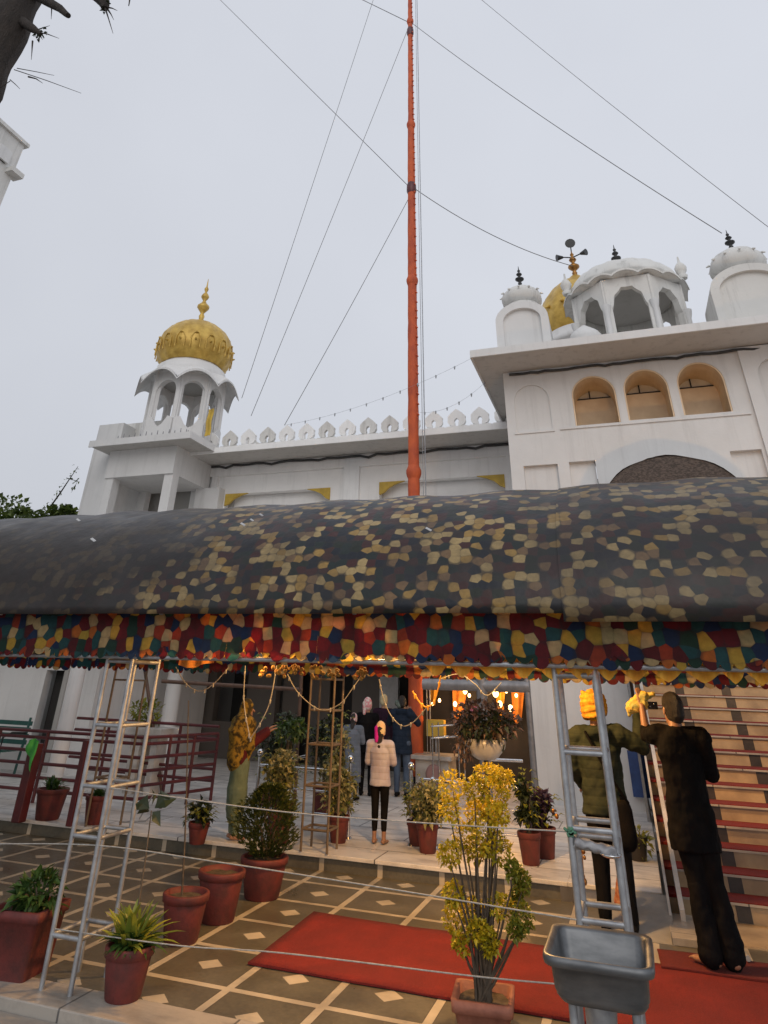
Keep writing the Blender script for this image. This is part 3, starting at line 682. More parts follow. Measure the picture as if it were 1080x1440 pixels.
# a few small patches of tape and a puddled tear on the west part
mb = MB()
for x, v, s in ((-4.4, .17, .035), (-4.95, .26, .03), (-2.95, .2, .03), (-2.86, .235, .025), (-2.9, .215, .022), (-.98-.3, .16, .03)):
    q = PI*v; mb.cbox((x, CY-(CA+.045)*math.cos(q), CZ+(CB+.04)*math.sin(q)), s*1.6, .004, s*.7, rx=-(PI/2-q)*.0+(-.9), ry=.5)
mb.build('tape_patches', M['paper'], cp)
def frill_strip(y, x0, x1, zt, zb, seed, sc_, nm, amp=.02):
    rnd = random.Random(seed); cuts = []; x = x0
    while x < x1: w = rnd.uniform(.065, .11)*sc_; cuts.append((x, w, rnd.uniform(-.018, .018))); x += w
    mb = MB(); ph = rnd.random()*6
    def yy(x, k): return y+amp*k*(math.sin(x*7.3+ph)+.6*math.sin(x*17+ph*2))
    rows = 7
    for (a, w, dz) in cuts:
        n = 6; vs = []
        for j in range(rows+1):
            for i in range(n+1):
                t = i/n; zbot = zb+dz+.032*(abs(2*t-1)**2.4)
                z = zt+(zbot-zt)*(j/rows); vs.append((a+w*t, yy(a+w*t, j/rows), z))
        mb.add(vs, [(j*(n+1)+i, j*(n+1)+i+1, (j+1)*(n+1)+i+1, (j+1)*(n+1)+i) for j in range(rows) for i in range(n)], 0, True)
    o = mb.build(nm, M['frill'], cp); uvs(o, lambda co: (co.x+seed, co.z*1.0)); 
    return o
frill_strip(4.90, -11, 5, 2.25, 1.925, 3, 1, 'petal_frill')
frill_strip(4.93, -11, 5, 2.25, 1.945, 8, 1.1, 'petal_frill', .015)
frill_strip(8.74, -11, 5, 2.4, 1.86, 5, 1.3, 'rear_frill')
# pipes of the frame
for pts, r in (([(-10.8, 4.95, 1.915), (-3.2, 4.95, 1.93), (5, 4.95, 1.935)], .016), ([(-10.8, 8.6, 2.02), (5, 8.6, 2.02)], .022), ([(-10.8, 5.0, 2.22), (5, 5.0, 2.22)], .022)):
    MB().tube(pts, r, 8).build('frame_pipe', M['galv'], cp)
for x in [-9.9+1.62*i for i in range(10)]:
    MB().tube([(x, CY-(CA-.06)*math.cos(PI*i/24), CZ+(CB-.06)*math.sin(PI*i/24)) for i in range(25)], .016, 6).build('arch_pipe', M['galv'], cp)
# yellow cloth swags behind the frill
sw = thing('yellow_swag', (0, 5.0, 1.9), 'bright yellow orange cloth swag hung behind the frill over the right half', 'swag')
rnd = random.Random(11); x = -1.35
mb = MB()
while x < 1.1:
    w = rnd.uniform(.13, .26)
    mb.grid(lambda u, v: (x+w*u, 5.02+.025*math.sin(u*14+x), 2.05-(.115+.08*(1-abs(2*u-1)**1.4))*v), 10, 4); x += w*.92
mb.build('cloth', M['marigold'], sw)
sw = thing('orange_drape', (-3.1, 5.4, 1.9), 'square orange cloth hanging behind the frill left of centre', 'drape')
MB().grid(lambda u, v: (-3.56+u*.34, 5.4+.02*math.sin(u*16), 2.2-v*.31-.02*math.sin(u*5)), 14, 6).build('cloth', M['orange'], sw)
# marigold clumps tucked under the edge
mg = thing('marigold_garland', (-2.2, 5.1, 1.9), 'short row of dull yellow marigold clumps hanging under the frill', 'garland')
rnd = random.Random(5); mb = MB()
for i in range(70):
    x = rnd.choice((-2.62, -2.5, -2.36, -2.2, -2.05, -1.85))+rnd.uniform(-.05, .05)
    mb.ell((x, 5.15+rnd.uniform(-.03, .03), 1.9-rnd.random()*.075), .016, .016, .014, 6, 5)
mb.build('flowers', M['dullgold'], mg)
# bulbs strung inside the canopy, the warm light of the place
def bulb(x, y, z, pw, r=.03, label='', col=(1, .55, .2), size=.12):
    t = thing('hanging_bulb', (x, y, z), label, 'lamp', 'warm bulbs under the canopy')
    MB().ell((x, y, z), r, r, r*1.3).build('bulb_glass', M['lamp_w'], t)
    MB().lathe([(.014, 0), (.016, .05)], (x, y, z+r*1.2), 10).tube([(x, y, z+.06), (x, y, z+.35)], .004, 5).build('socket', M['black'], t)
    l = bpy.data.lights.new('bulb_light', 'POINT'); l.energy = pw; l.color = col; l.shadow_soft_size = size
    lo = bpy.data.objects.new('bulb_light', l); COL.objects.link(lo); lo.parent = t; lo.location = (0, -.0, -.12)

# hanging decorative light strings
def string_curve(name, pts, r, mat, label, cat, group=None, nodes=0):
    out = []
    P = [Vector(p) for p in pts]
    for i in range(len(P)-1):
        a, b = P[i], P[i+1]; p0 = P[i-1] if i else a; p3 = P[i+2] if i+2 < len(P) else b
        for k in range(8):
            t = k/8; out.append(.5*((2*a)+(b-p0)*t+(2*p0-5*a+4*b-p3)*t*t+(-p0+3*a-3*b+p3)*t**3))
    out.append(P[-1]); mb = MB().tube(out, r, 6)
    if nodes:
        rnd = random.Random(len(out))
        for k in range(nodes):
            q = out[int((k+.5)*len(out)/nodes)]; mb.cap(q, q+Vector((0, 0, -.02)), r*2.2, r*1.6, 6)
    o = mb.build(name, mat); return tag(o, label, cat, group)
def wl(ps, Y): return [W(x, y, Y) for x, y in ps]
G = 'light strings drooping under the canopy'
string_curve('light_string', wl([(247, 938), (262, 962), (281, 972), (300, 962), (322, 938)], 5.6), .004, M['string'], 'drooping white light string below the orange cloth', 'light string', G, 6)
string_curve('light_string', wl([(345, 936), (343, 985), (350, 1030), (354, 1036), (378, 992), (389, 936)], 5.6), .004, M['string'], 'long V-shaped light string left of the slim rear trestle', 'light string', G, 8)
string_curve('light_string', wl([(404, 948), (420, 975), (450, 998), (478, 990), (498, 965), (512, 945)], 5.9), .0038, M['string'], 'broad drooping light string crossing the slim rear trestle', 'light string', G, 7)
string_curve('light_string', wl([(533, 955), (540, 985), (551, 1008), (566, 1021), (582, 1015), (600, 995)], 6.4), .0045, M['string'], 'light string looping in front of the man in the navy jacket', 'light string', G, 6)
string_curve('light_string', wl([(580, 972), (592, 990), (602, 994), (612, 984), (620, 950)], 6.4), .006, M['marigold'], 'yellow looping light string in front of the orange pole', 'light string', G, 5)
string_curve('light_string', wl([(620, 955), (645, 948), (668, 962), (685, 978), (705, 960)], 7.2), .0035, M['string'], 'faint light string in front of the grey gate pipe', 'light string', G, 4)

# ------------------------------------------------------------------ flagpole
fp = thing('flag_pole', (-4.18, 15, 0), 'very tall flagpole wrapped in orange cloth with collars rising behind the canopy', 'flagpole')
PXC, PYC = -4.19, 15.0
prof = []; z = .3
rnd = random.Random(2); jo = [6.15, 11.55, 17.6, 22.9]
while z < 30:
    r = .148-(z-2)*.0025
    if z > 17.6: r -= .012
    prof.append((r*(1+rnd.uniform(-.05, .05)), z)); z += .22
MB().lathe(prof, (PXC, PYC, 0), 14).build('wrapped_pole', M['saffron'], fp)
for j, z in enumerate(jo):
    r = .146-(z-2)*.0025; MB().lathe([(r*1.0, -.16), (r*1.2, -.1), (r*1.34, -.03), (r*1.34, .04), (r*1.15, .1), (r, .16)], (PXC, PYC, z), 18).build('collar', M['saffron'], fp)
for z in (14.9, 22.3, 2.2): 
    r = .146-(z-2)*.0025; MB().lathe([(r*1.05, -.2), (r*1.35, -.1), (r*1.3, .1), (r*1.05, .2)], (PXC, PYC, z), 12).build('tie_knot', M['maroon'], fp)
mb = MB(); z = 7.6; rnd = random.Random(9)
while z < 24:
    r = .146-(z-2)*.0025; mb.cap((PXC+r*.9, PYC-.06, z), (PXC+r*1.25, PYC-.08, z-.05), .03, .018, 6); z += rnd.uniform(.22, .34)
mb.build('lacing_knots', M['saffron'], fp)
MB().tube([(PXC+.30, PYC-.1, 30), (PXC+.31, PYC-.1, 8.6), (PXC+.31, PYC-.05, .5)], .014, 5).tube([(PXC+.24, PYC-.1, 30), (PXC+.26, PYC-.1, .5)], .009, 5).build('halyard', M['galv'], fp)
def wire(a, b, r, label, sagv=.25):
    a, b = Vector(a), Vector(b); pts = [a.lerp(b, t/16)-Vector((0, 0, sagv*4*(t/16)*(1-t/16))) for t in range(17)]
    tag(MB().tube(pts, r, 5).build('guy_wire', M['wire']), label, 'wire', 'guy wires of the flagpole')
wire((-4.27, 15, 15.0), (-13.06-4.4, 15, 28.11+6.55), .012, 'dark wire rising from mid pole to the upper left', .0)
wire((-4.2, 15, 15.0), W(805, 374, 18), .012, 'dark wire falling from mid pole to the gold dome of the tall block', .35)
wire((-4.2, 15, 22.9), W(1015, 328, 13.8), .011, 'wire from high on the pole down to the right roof turret', .25)
wire((-4.27, 15, 22.9), (-9.5, 15, 28.9), .014, 'short wire above the upper knot running up to the left', 0)
wire((-2.2, 15, 24.3), W(1110, 342, 15), .008, 'pale wire crossing the sky at the far upper right', .15)
wire((-4.6, 15, 30), W(340, 560, 16.5), .009, 'leftmost thin stay running down to the gold domed kiosk', .1)
wire((-4.25, 15, 22.6), W(353, 585, 16.3), .009, 'second thin stay running down to the left wing roof', .1)
wire((-4.3, 15, 14.5), W(400, 598, 16), .009, 'short stay from mid pole to the left wing parapet', .08)
def bunting(p, q, n, label):
    a, b = Vector(p), Vector(q); mb = MB(); pts = [a.lerp(b, t/20)-Vector((0, 0, .5*(t/20)*(1-t/20)*2)) for t in range(21)]
    mb.tube(pts, .003, 4); rnd = random.Random(n)
    for k in range(n):
        t = (k+.5)/n; c = a.lerp(b, t)-Vector((0, 0, t*(1-t))); mb.cap(c, c-Vector((0, 0, .06)), .022, .012, 6)
    tag(mb.build('bulb_string', M['galv']), label, 'light string', 'bulb strings over the roof')
bunting(W(400, 598, 16), W(680, 495, 14), 12, 'string of tiny grey bulbs sagging from left parapet to the block eave')
bunting(W(590, 580, 16), W(690, 530, 14), 6, 'short string of tiny bulbs right of the flagpole')

# marble plinth in front of the pole
mp = thing('marble_plinth', (-3.76, 14.7, .15), 'pale marble plinth with a pink round emblem at the foot of the orange pole', 'plinth')
MB().box(-4.08, -3.44, 14.55, 15.2, .15, .60).build('body', M['marble'], mp, bevel=.01)
MB().box(-4.15, -3.37, 14.48, 15.25, .60, .67).build('top_slab', M['marble'], mp, bevel=.01)
MB().lathe([(.16, 0), (.16, .012), (.12, .016)], (0, 0, 0), 24, M=Matrix.Translation((-3.72, 14.55, .38)) @ Matrix.Rotation(PI/2, 4, 'X')).build('round_emblem', pm('pink_stone', (.42, .25, .24), (.34, .2, .19), 8, .5), mp)
bl = thing('yellow_box', (-3.6, 14.95, .67), 'small yellow box beside the orange pole on the plinth', 'box')
MB().box(-3.95, -3.6, 14.9, 15.1, .95, 1.22).build('board', M['yellow'], bl); MB().box(-3.8, -3.76, 14.98, 15.02, .67, .95).build('stem', M['galv'], bl)
wc = thing('steel_trolley', (-3.2, 14.2, .15), 'thin steel tube trolley right of the yellow box', 'trolley')
mb = MB(); 
for z in (1.0, 1.18): mb.tube([(-3.62, 14.0, z-.03), (-3.1, 14.0, z+.02), (-3.1, 14.5, z+.02), (-3.62, 14.5, z-.03), (-3.62, 14.0, z-.03)], .014, 6)
for x in (-3.6, -3.12):
    for y in (14.02, 14.48): mb.tube([(x, y, .15), (x, y, 1.2)], .014, 6)
mb.build('tube_frame', M['rail'], wc)
# gate frame and shrine goods behind
gt = thing('pipe_gateway', (-2.5, 12.4, .15), 'thick grey pipe gateway in front of the lit entrance stalls', 'gateway')
MB().tube([W(595, 962, 12.4), W(745, 966, 12.4)], .085, 10).build('crossbar', M['ribbon'], gt)
p = W(677, 962, 12.4); MB().tube([p+Vector((0, 0, .3)), (p.x, p.y, .15)], .09, 10).build('post', M['ribbon'], gt)
p = W(741, 962, 12.4); MB().tube([p+Vector((0, 0, .3)), (p.x, p.y, .15)], .05, 10).build('side_post', M['ribbon'], gt)
st = thing('shrine_stall', (-3, 16.2, .15), 'dim stall with glowing ornaments and hanging orange cloths behind the gateway', 'stall')
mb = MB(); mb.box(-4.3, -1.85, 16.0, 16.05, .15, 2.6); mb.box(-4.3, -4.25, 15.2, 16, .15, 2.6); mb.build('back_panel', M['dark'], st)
for x, y, w, h, m in ((648, 985, .34, .55, 'orange'), (705, 990, .2, .5, 'marigold'), (730, 990, .28, .55, 'orange'), (612, 970, .2, .4, 'marigold')):
    c = W(x, y, 15.8); MB().grid(lambda u, v: (c.x-w/2+w*u*(1-.4*v), c.y+.05*math.sin(u*9), c.z+h*.5-h*v-.06*math.sin(u*4)), 8, 8).build('hanging_cloth', M[m], st)
rnd = random.Random(21)
for x, y, r in ((618, 985, .03), (654, 972, .045), (634, 962, .035), (660, 978, .03), (697, 975, .06), (703, 990, .05), (692, 968, .04), (718, 996, .05), (640, 990, .04), (712, 972, .03), (726, 978, .03), (608, 990, .025)):
    c = W(x, y, 15.5); MB().ell(c, r, r, r*1.2, 10, 7).build('ornament_light', M['lamp_w'], st)
for x, y, sx in ((637, 945, .5), (655, 948, .6)):
    c = W(x, y, 15.6); MB().ell(c, .12, .05, .05, 10, 7).build('ornament_light', M['lamp_o'], st)
for x, y, e in ((652, 985, 16), (706, 985, 16)):
    l = bpy.data.lights.new('stall_light', 'POINT'); l.energy = e; l.color = (1, .5, .16); l.shadow_soft_size = .12
    lo = bpy.data.objects.new('stall_light', l); COL.objects.link(lo); lo.parent = st; lo.location = W(x, y, 15.2)-Vector((-3, 16.2, -.0))-Vector((0, 0, .15))
# blue poster and grey boards on the block wall behind the ladder
po = thing('blue_poster', (-.1, 13.9, .9), 'small blue poster on the grey wall between the two right hand people', 'poster')
c = W(898, 1088, 13.9); MB().cbox(c, .26, .02, .62).build('sheet', M['blue'], po)

# ------------------------------------------------------------------ box trestles that carry the canopy
def trestle(x, y, w, d, h, rz, mat, label, z0=0, rungs=(.25, .75, 1.22, 1.72), r=.017, taper=.0, lean=0):
    t = thing('lattice_post', (x, y, z0), label, 'post', 'lattice posts carrying the canopy')
    R_ = Matrix.Translation((x, y, z0)) @ Matrix.Rotation(rz, 4, 'Z')
    c = [(-w/2, -d/2), (w/2, -d/2), (w/2, d/2), (-w/2, d/2)]
    def P(i, z): k = 1-taper*z/h; return R_ @ Vector((c[i % 4][0]*k+lean*z, c[i % 4][1]*k, z))
    for i in range(4): MB().tube([P(i, 0), P(i, h/2), P(i, h)], r, 8).build('upright', mat, t)
    for z in rungs:
        for i in range(4):
            if i % 2 and d > w*1.8: MB().tube([P(i, z-.12), P(i+1, z-.06)], r*.75, 6).build('rung', mat, t)
            else: MB().tube([P(i, z), P(i+1, z)], r*.85, 6).build('rung', mat, t)
    return t
trestle(-3.875, 5.22, .235, .36, 2.2, 0, M['galv'], 'front left lattice post standing between two red pots', rungs=(.27, .80, 1.09, 1.47, 1.90))
trestle(-.345, 5.22, .25, .36, 2.2, 0, M['galv'], 'front right lattice post behind the steel basin', rungs=(.27, .70, 1.02, 1.10, 1.47, 1.88), r=.02)
M['rust'] = pm('rusty_paint', (.20, .15, .10), (.13, .095, .065), 12, .6, .2, .15)
trestle(-3.66, 8.95, .32, .3, 2.1, 0, M['rust'], 'slim rear lattice post beside the cream spotted bush', .15, rungs=(.2, .6, 1.0, 1.35, 1.68), r=.015)
trestle(-6.65, 8.95, .3, .3, 2.1, 0, M['rust'], 'rear lattice post at the left behind the maroon railing', .15, rungs=(.5, 1.1, 1.6), r=.015)
rb = thing('brown_crossbar', (-5, 9.2, 1.7), 'brown bar across the dim loggia above the woman in the headscarf', 'bar')
MB().tube([W(228, 958, 11.5), W(425, 970, 11.5)], .03, 8).build('bar', M['wood'], rb)
MB().tube([W(200, 915, 11.5), (-7.5, 11.5, .15)], .03, 8).build('prop', M['wood'], rb)
MB().tube([W(425, 925, 11.5), (W(425, 970, 11.5).x, 11.5, .15)], .03, 8).build('prop', M['wood'], rb)
# ropes between the front posts
for (pts, lab) in (([(-3.76, 5.04, 1.09), (-2.4, 5.03, 1.05), (-1.4, 5.03, 1.06), (-.46, 5.03, 1.085)], 'upper white rope between the two front lattice posts'),
                   ([(-4.7, 5.0, .70), (-3.76, 5.04, .76), (-2.85, 5.03, .755), (-1.8, 5.03, .735), (-.46, 5.03, .70)], 'middle white rope between the front lattice posts'),
                   ([(-3.99, 5.04, .30), (-3.0, 5.03, .325), (-2.28, 5.03, .37), (-1.12, 5.03, .405), (-.6, 5.03, .43)], 'lowest white rope crossing in front of the red carpet')):
    string_curve('rope', pts, .0038, M['rope'], lab, 'rope', 'ropes between the front posts')
kn = MB(); rnd = random.Random(3)
for i in range(9): kn.cap((-.47+rnd.uniform(-.03, .03), 5.02, 1.085+rnd.uniform(-.02, .02)), (-.47+rnd.uniform(-.03, .03), 5.02, 1.085+rnd.uniform(-.02, .02)), .008, .008, 6)
tag(kn.build('green_twine', pm('green_twine', (.10, .25, .16), (.05, .14, .09), 30, .8)), 'knot of green twine on the front right lattice post', 'knot')

# ------------------------------------------------------------------ carpets
def carpet_slab(pts, z0, z1):
    mb = MB(); n = 24; a, b, c, d = [Vector(p) for p in pts]
    def S(z): 
        def f(u, v):
            p = a.lerp(b, u).lerp(d.lerp(c, u), v); wob = .008*noise.noise(Vector((p.x*2, p.y*2, z)))
            return (p.x+.006*noise.noise(Vector((p.y*5, p.x*5, 1))), p.y+.010*noise.noise(Vector((p.x*3, 2, 1))), z+(wob if z > z0 else 0))
        return f
    A = MB().grid(S(z1), 40, 12); mb.add(A.v, A.f, 0, True)
    B = MB().grid(S(z0), 40, 12)
    o = len(A.v); mb.add(B.v, [f[::-1] for f in B.f])
    def edge(ix): 
        for i, j in zip(ix, ix[1:]): mb.f.append([i, j, j+o, i+o][::-1]); mb.m.append(0); mb.s.append(False)
    edge(list(range(41))); edge([i*41 for i in range(13)][::-1]); edge([i*41+40 for i in range(13)]); edge([12*41+i for i in range(41)][::-1])
    return mb
c1 = carpet_slab([(-2.97, 6.0), (1.25, 5.98), (1.25, 7.30), (-3.02, 7.34)], .005, .017).build('red_carpet', M['carpet'])
tag(c1, 'long red carpet runner lying across the brown patio tiles', 'carpet')
c2 = carpet_slab([(-.1, 7.20), (1.7, 7.20), (1.7, 7.62), (-.12, 7.60)], .019, .030).build('red_carpet', pm('dark_red_carpet', (.11, .012, .010), (.17, .018, .014), 60, .95, 0, .8))
tag(c2, 'darker red mat strip lying at the foot of the stairs', 'carpet')

# ------------------------------------------------------------------ stairs
sr = thing('staircase', (.0, 8.4, 0), 'marble outdoor staircase with red carpeted treads and dark inlay squares', 'staircase')
M['riser'] = pm('riser_marble', (.46, .34, .20), (.28, .20, .12), 3, .4, 0, .05, lo=.35, hi=.65)
M['inlay'] = pm('dark_inlay', (.03, .025, .022), (.05, .04, .035), 8, .4)
RY, RZ, Y0, Z0 = .3077, .1476, 8.73, .16
for k in range(17):
    y = Y0+k*RY; z = Z0+k*RZ
    s = MB().box(.15, 3.6, y+.02, y+RY+.14, z-RZ-.02, z-.02).box(.035, .105, y+.02, y+RY+.14, z-RZ-.02, z-.02).build('step', M['riser'], sr)
    i = MB()
    for x in (.60, 1.24, 1.88, 2.52): i.box(x+.005*k*0, x+.125, y+.016, y+.05, z-RZ+.002, z-.022)
    i.build('inlay_squares', M['inlay'], s)
    t = MB().box(.15, 3.62, y-.006, y+RY+.02, z-.018, z+.004).box(.03, .108, y-.006, y+RY+.02, z-.018, z+.004); t.build('tread_carpet', M['carpet'], s)
    MB().box(.15, 3.62, y-.012, y-.006, z-.022, z-.004).build('nosing', M['kerb'], s)
def slope_bar(xa, xb, up_, dn, nm, m):
    yb, ye = 8.35, Y0+17*RY; sl = RZ/RY; zb = Z0-RZ+(yb-Y0)*sl; ze = zb+(ye-yb)*sl
    Mx = Matrix.Rotation(PI/2, 4, 'Z')
    vs = [(x, y, z) for x in (xa, xb) for y, z in ((yb, max(zb, .0)-dn), (ye, ze-dn), (ye, ze+up_+RZ), (yb, max(zb, 0)+up_+RZ*.3))]
    MB().add(vs, [(3, 2, 1, 0), (4, 5, 6, 7), (0, 1, 5, 4), (1, 2, 6, 5), (2, 3, 7, 6), (3, 0, 4, 7)]).build(nm, m, sr)
slope_bar(.012, .034, .02, .3, 'edge_kerb', M['marble']); slope_bar(.106, .148, .09, .4, 'inner_kerb', M['marble'])
MB().box(.0, .3, 7.86, 8.6, 0.0, .055).build('foot_slab', M['kerb'], sr, bevel=.006)
MB().box(.25, 3.6, 8.05, 8.74, .0, .012).build('foot_paving', M['riser'], sr)
pl = thing('white_plank', (.6, 8.1, 0), 'pale narrow plank lying at the foot of the stairs', 'plank')
a, b = W(1022, 1318, 8.25), W(1058, 1378, 7.55)
MB().tube([(a.x, a.y, .04), (b.x, b.y, .055)], .02, 6).build('plank_body', M['marble'], pl)

# ------------------------------------------------------------------ steel basin
sk = thing('wash_basin', (-.32, 4.2, 0), 'brushed steel wash basin on a stand at the lower right', 'basin')
def rrect(cx, cy, sx, sy, r, z, n=6):
    out = []
    for qx, qy, a in ((1, -1, -PI/2), (1, 1, 0), (-1, 1, PI/2), (-1, -1, PI)):
        for i in range(n+1):
            t = a+PI/2*i/n; out.append((cx+qx*(sx/2-r)+r*math.cos(t), cy+qy*(sy/2-r)+r*math.sin(t), z))
    return out
def loops(mb, ls, close=True):
    n = len(ls[0]); vs = [p for l in ls for p in l]
    fs = [(i*n+j, i*n+(j+1) % n, (i+1)*n+(j+1) % n, (i+1)*n+j) for i in range(len(ls)-1) for j in range(n)]
    if close: fs.append(tuple(range((len(ls)-1)*n, len(ls)*n)))
    mb.add(vs, fs, 0, True)
cx, cy = -.318, 4.215
L = [rrect(cx, cy, .30, .34, .05, .655), rrect(cx, cy, .36, .40, .06, .66), rrect(cx, cy, .39, .43, .06, .685), rrect(cx, cy, .405, .45, .06, .765),
     rrect(cx, cy, .455, .51, .07, .77), rrect(cx, cy, .465, .52, .07, .785), rrect(cx, cy, .46, .515, .07, .803), rrect(cx, cy, .445, .50, .06, .806), rrect(cx, cy, .41, .46, .055, .800), rrect(cx, cy, .395, .445, .05, .79), rrect(cx, cy, .375, .42, .05, .67), rrect(cx, cy, .34, .38, .06, .645), rrect(cx, cy, .06, .06, .02, .64)]
mb = MB(); loops(mb, L); bs = mb.build('bowl', M['steel'], sk, bevel=0)
mb = MB(); mb.lathe([(.03, 0), (.03, .03), (.02, .035)], (cx, cy, .635), 12); mb.build('drain', M['dark'], sk)
for x in (cx-.13, cx+.13):
    for y in (cy-.12, cy+.14): MB().tube([(x, y, .66), (x*1.0, y, -.06)], .018, 8).build('leg', M['galv'], sk)
MB().lathe([(.07, .62), (.055, .5), (.035, .3), (.035, -.0)], (cx-.02, cy-.02, 0), 14).build('drain_pipe', M['galv'], sk)
MB().tube([(cx-.13, cy-.12, .33), (cx+.13, cy-.12, .33)], .012, 6).tube([(cx-.13, cy+.14, .33), (cx+.13, cy+.14, .33)], .012, 6).build('cross_brace', M['galv'], sk)
ds = thing('steel_dish', (-.28, 5.0, 1.0), 'shallow oval steel dish fixed to the front right lattice post', 'dish')
c = W(859, 1203, 4.98)
MB().lathe([(.01, -.012), (.03, -.01), (.055, .0), (.06, .008), (.055, .006), (.03, -.004), (.005, -.006)], c, 24, capb=False).build('dish_bowl', M['rail'], ds)
MB().tube([c+Vector((0, .02, -.0)), (-.22, 5.05, c.z-.02)], .006, 6).build('bracket', M['galv'], ds)
cl = thing('grey_cloth', (-.33, 5.04, 1.05), 'crumpled grey cloth bundled over a rung of the front right lattice post', 'cloth')
mb = MB(); rnd = random.Random(8)
def clf(u, v):
    x = -.45+.23*u; q = v*PI*1.5-.6
    return (x, 5.03-.028*math.cos(q)+.012*noise.noise(Vector((u*6, v*5, 0))), 1.035+.03*math.sin(q)+.016*noise.noise(Vector((u*5, v*4, 4)))-.03*u)
mb.grid(clf, 16, 14); o = mb.build('cloth_folds', M['ribbon'], cl); s_ = o.modifiers.new('solid', 'SOLIDIFY'); s_.thickness = .008

# ------------------------------------------------------------------ railings, furniture of the terrace
rl = thing('maroon_railing', (-8.6, 10, .15), 'maroon pipe railing round the left part of the terrace', 'railing')
ys = 9.75
def rail_run(a, b, zs, posts, r=.022):
    a, b = Vector(a), Vector(b)
    for z in zs: MB().tube([a+Vector((0, 0, z)), b+Vector((0, 0, z))], r, 8).build('rail', M['maroon'], rl)
    for t in posts:
        p = a.lerp(b, t); MB().tube([p+Vector((0, 0, .15)), p+Vector((0, 0, max(zs)))], r*1.15, 8).build('post', M['maroon'], rl)
zt = W(0, 1025, 9.8).z
rail_run((-11.5, 9.8, 0), (-6.9, 9.9, 0), (zt, zt-.08, .78, .62, .45, .30), (.1, .42, .62, .8, 1))
rail_run((-6.9, 9.9, 0), (-6.55, 11.4, 0), (zt, zt-.08, .78, .62, .45, .30), (.33, .66, 1))
rail_run((-9.6, 11.6, 0), (-6.55, 11.4, 0), (1.12, .95, .55, .4), (.25, .5, .75))
bo = thing('maroon_bollard', (-7.6, 8.6, .15), 'maroon square post with a bright green cloth tied on its top', 'post')
p0, p1 = W(27, 1158, 8.62), W(50, 1045, 8.62)
MB().cbox(((p0.x+p1.x)/2, 8.62, (.15+p1.z)/2), .13, .13, p1.z-.15).build('post_body', M['maroon'], bo, bevel=.01)
q0 = W(96, 1165, 8.7)
MB().cbox((q0.x, 8.72, .6), .08, .08, .9).build('second_upright', M['maroon'], bo, bevel=.006)
MB().grid(lambda u, v: (p1.x-.05+.17*u+.02*math.sin(v*5), 8.545-.02*math.sin(u*9)-.03*math.sin(v*3), p1.z+.045-.01*math.cos(u*6)-(.34*v)*(.25+.75*u)), 10, 14).build('green_cloth', M['lime'], bo)
bn = thing('garden_bench', (-11.4, 12.0, .15), 'dark green slatted bench against the white side wall at far left', 'bench')
b0 = W(16, 1085, 12.0); bx = b0.x
for k in range(4): MB().box(bx-1.3, bx+.05, 12.12+.012*k, 12.15+.012*k, .62+.10*k, .69+.10*k).build('back_slat', M['greenp'], bn)
for k in range(4): MB().box(bx-1.3, bx+.05, 11.62+.12*k, 11.71+.12*k, .53, .56).build('seat_slat', M['greenp'], bn)
for x in (bx-.02, bx-1.25):
    MB().tube([(x, 12.18, 1.05), (x, 12.1, .15)], .025, 6).build('leg', M['greenp'], bn); MB().tube([(x, 11.6, .55), (x, 11.6, .15)], .025, 6).build('leg', M['greenp'], bn)
    MB().tube([(x, 12.15, .8), (x, 11.8, .82), (x, 11.6, .76), (x, 11.6, .55)], .02, 6).build('armrest', M['black'], bn)
rt_ = thing('marble_table', (-7, 11.0, .15), 'pale marble slab table behind the front left lattice post', 'table')
t0, t1 = W(172, 1022, 11.2), W(228, 1020, 11.2)
MB().box(t0.x, t1.x, 11.2, 11.8, t0.z-.1, t0.z).build('table_slab', M['marble'], rt_, bevel=.01)
for x in (t0.x+.15, t1.x-.22, t1.x-.55): MB().box(x, x+.11, 11.3, 11.6, .15, t0.z-.1).build('table_leg', M['marble'], rt_)
# polished railing with ball posts
ss = thing('steel_railing', (-3.6, 9.9, .15), 'polished steel railing with ball topped posts behind the bushes', 'railing')
def ballpost(x, y, zt):
    p = MB().tube([(x, y, .15), (x, y, zt)], .024, 10).build('post', M['rail'], ss)
    MB().ell((x, y, zt+.045), .042, .042, .042).build('ball_top', M['rail'], p)
    MB().lathe([(.05, 0), (.04, .02)], (x, y, .15), 12).build('base_ring', M['rail'], p)
ya = 9.72
for px, py in ((366, 1060), (493, 1069), (578, 1079), (609, 1100), (743, 1115)):
    q = W(px, py, ya); ballpost(q.x, ya, q.z-.03)
for a, b in (((365, 1076), (490, 1086)), ((590, 1096), (735, 1108))):
    A, B = W(*a, ya), W(*b, ya)
    for dz, r in ((0, .022), (-.22, .012), (-.45, .012)): MB().tube([A+Vector((0, 0, dz)), B+Vector((0, 0, dz))], r, 8).build('rail', M['rail'], ss)
A, B = W(690, 1068, 11.5), W(735, 1070, 11.5); MB().tube([A, B], .02, 8).build('rail', M['rail'], ss)
A, B = W(410, 1067, 11.5), W(430, 1063, 11.5); MB().tube([A, B], .02, 8).build('rail', M['rail'], ss)
# low pipe loops on terrace (folded stand)
fs_ = thing('wire_stand', (-6.2, 9.7, .15), 'bent thin steel wire stand on the white terrace floor', 'stand')
MB().tube([(-6.5, 9.5, .16), (-6.35, 9.5, .42), (-6.0, 9.75, .42), (-5.85, 9.85, .16)], .01, 6).tube([(-6.6, 9.2, .16), (-6.3, 9.35, .17), (-6.1, 9.3, .3)], .01, 6).build('bent_wire', M['galv'], fs_)
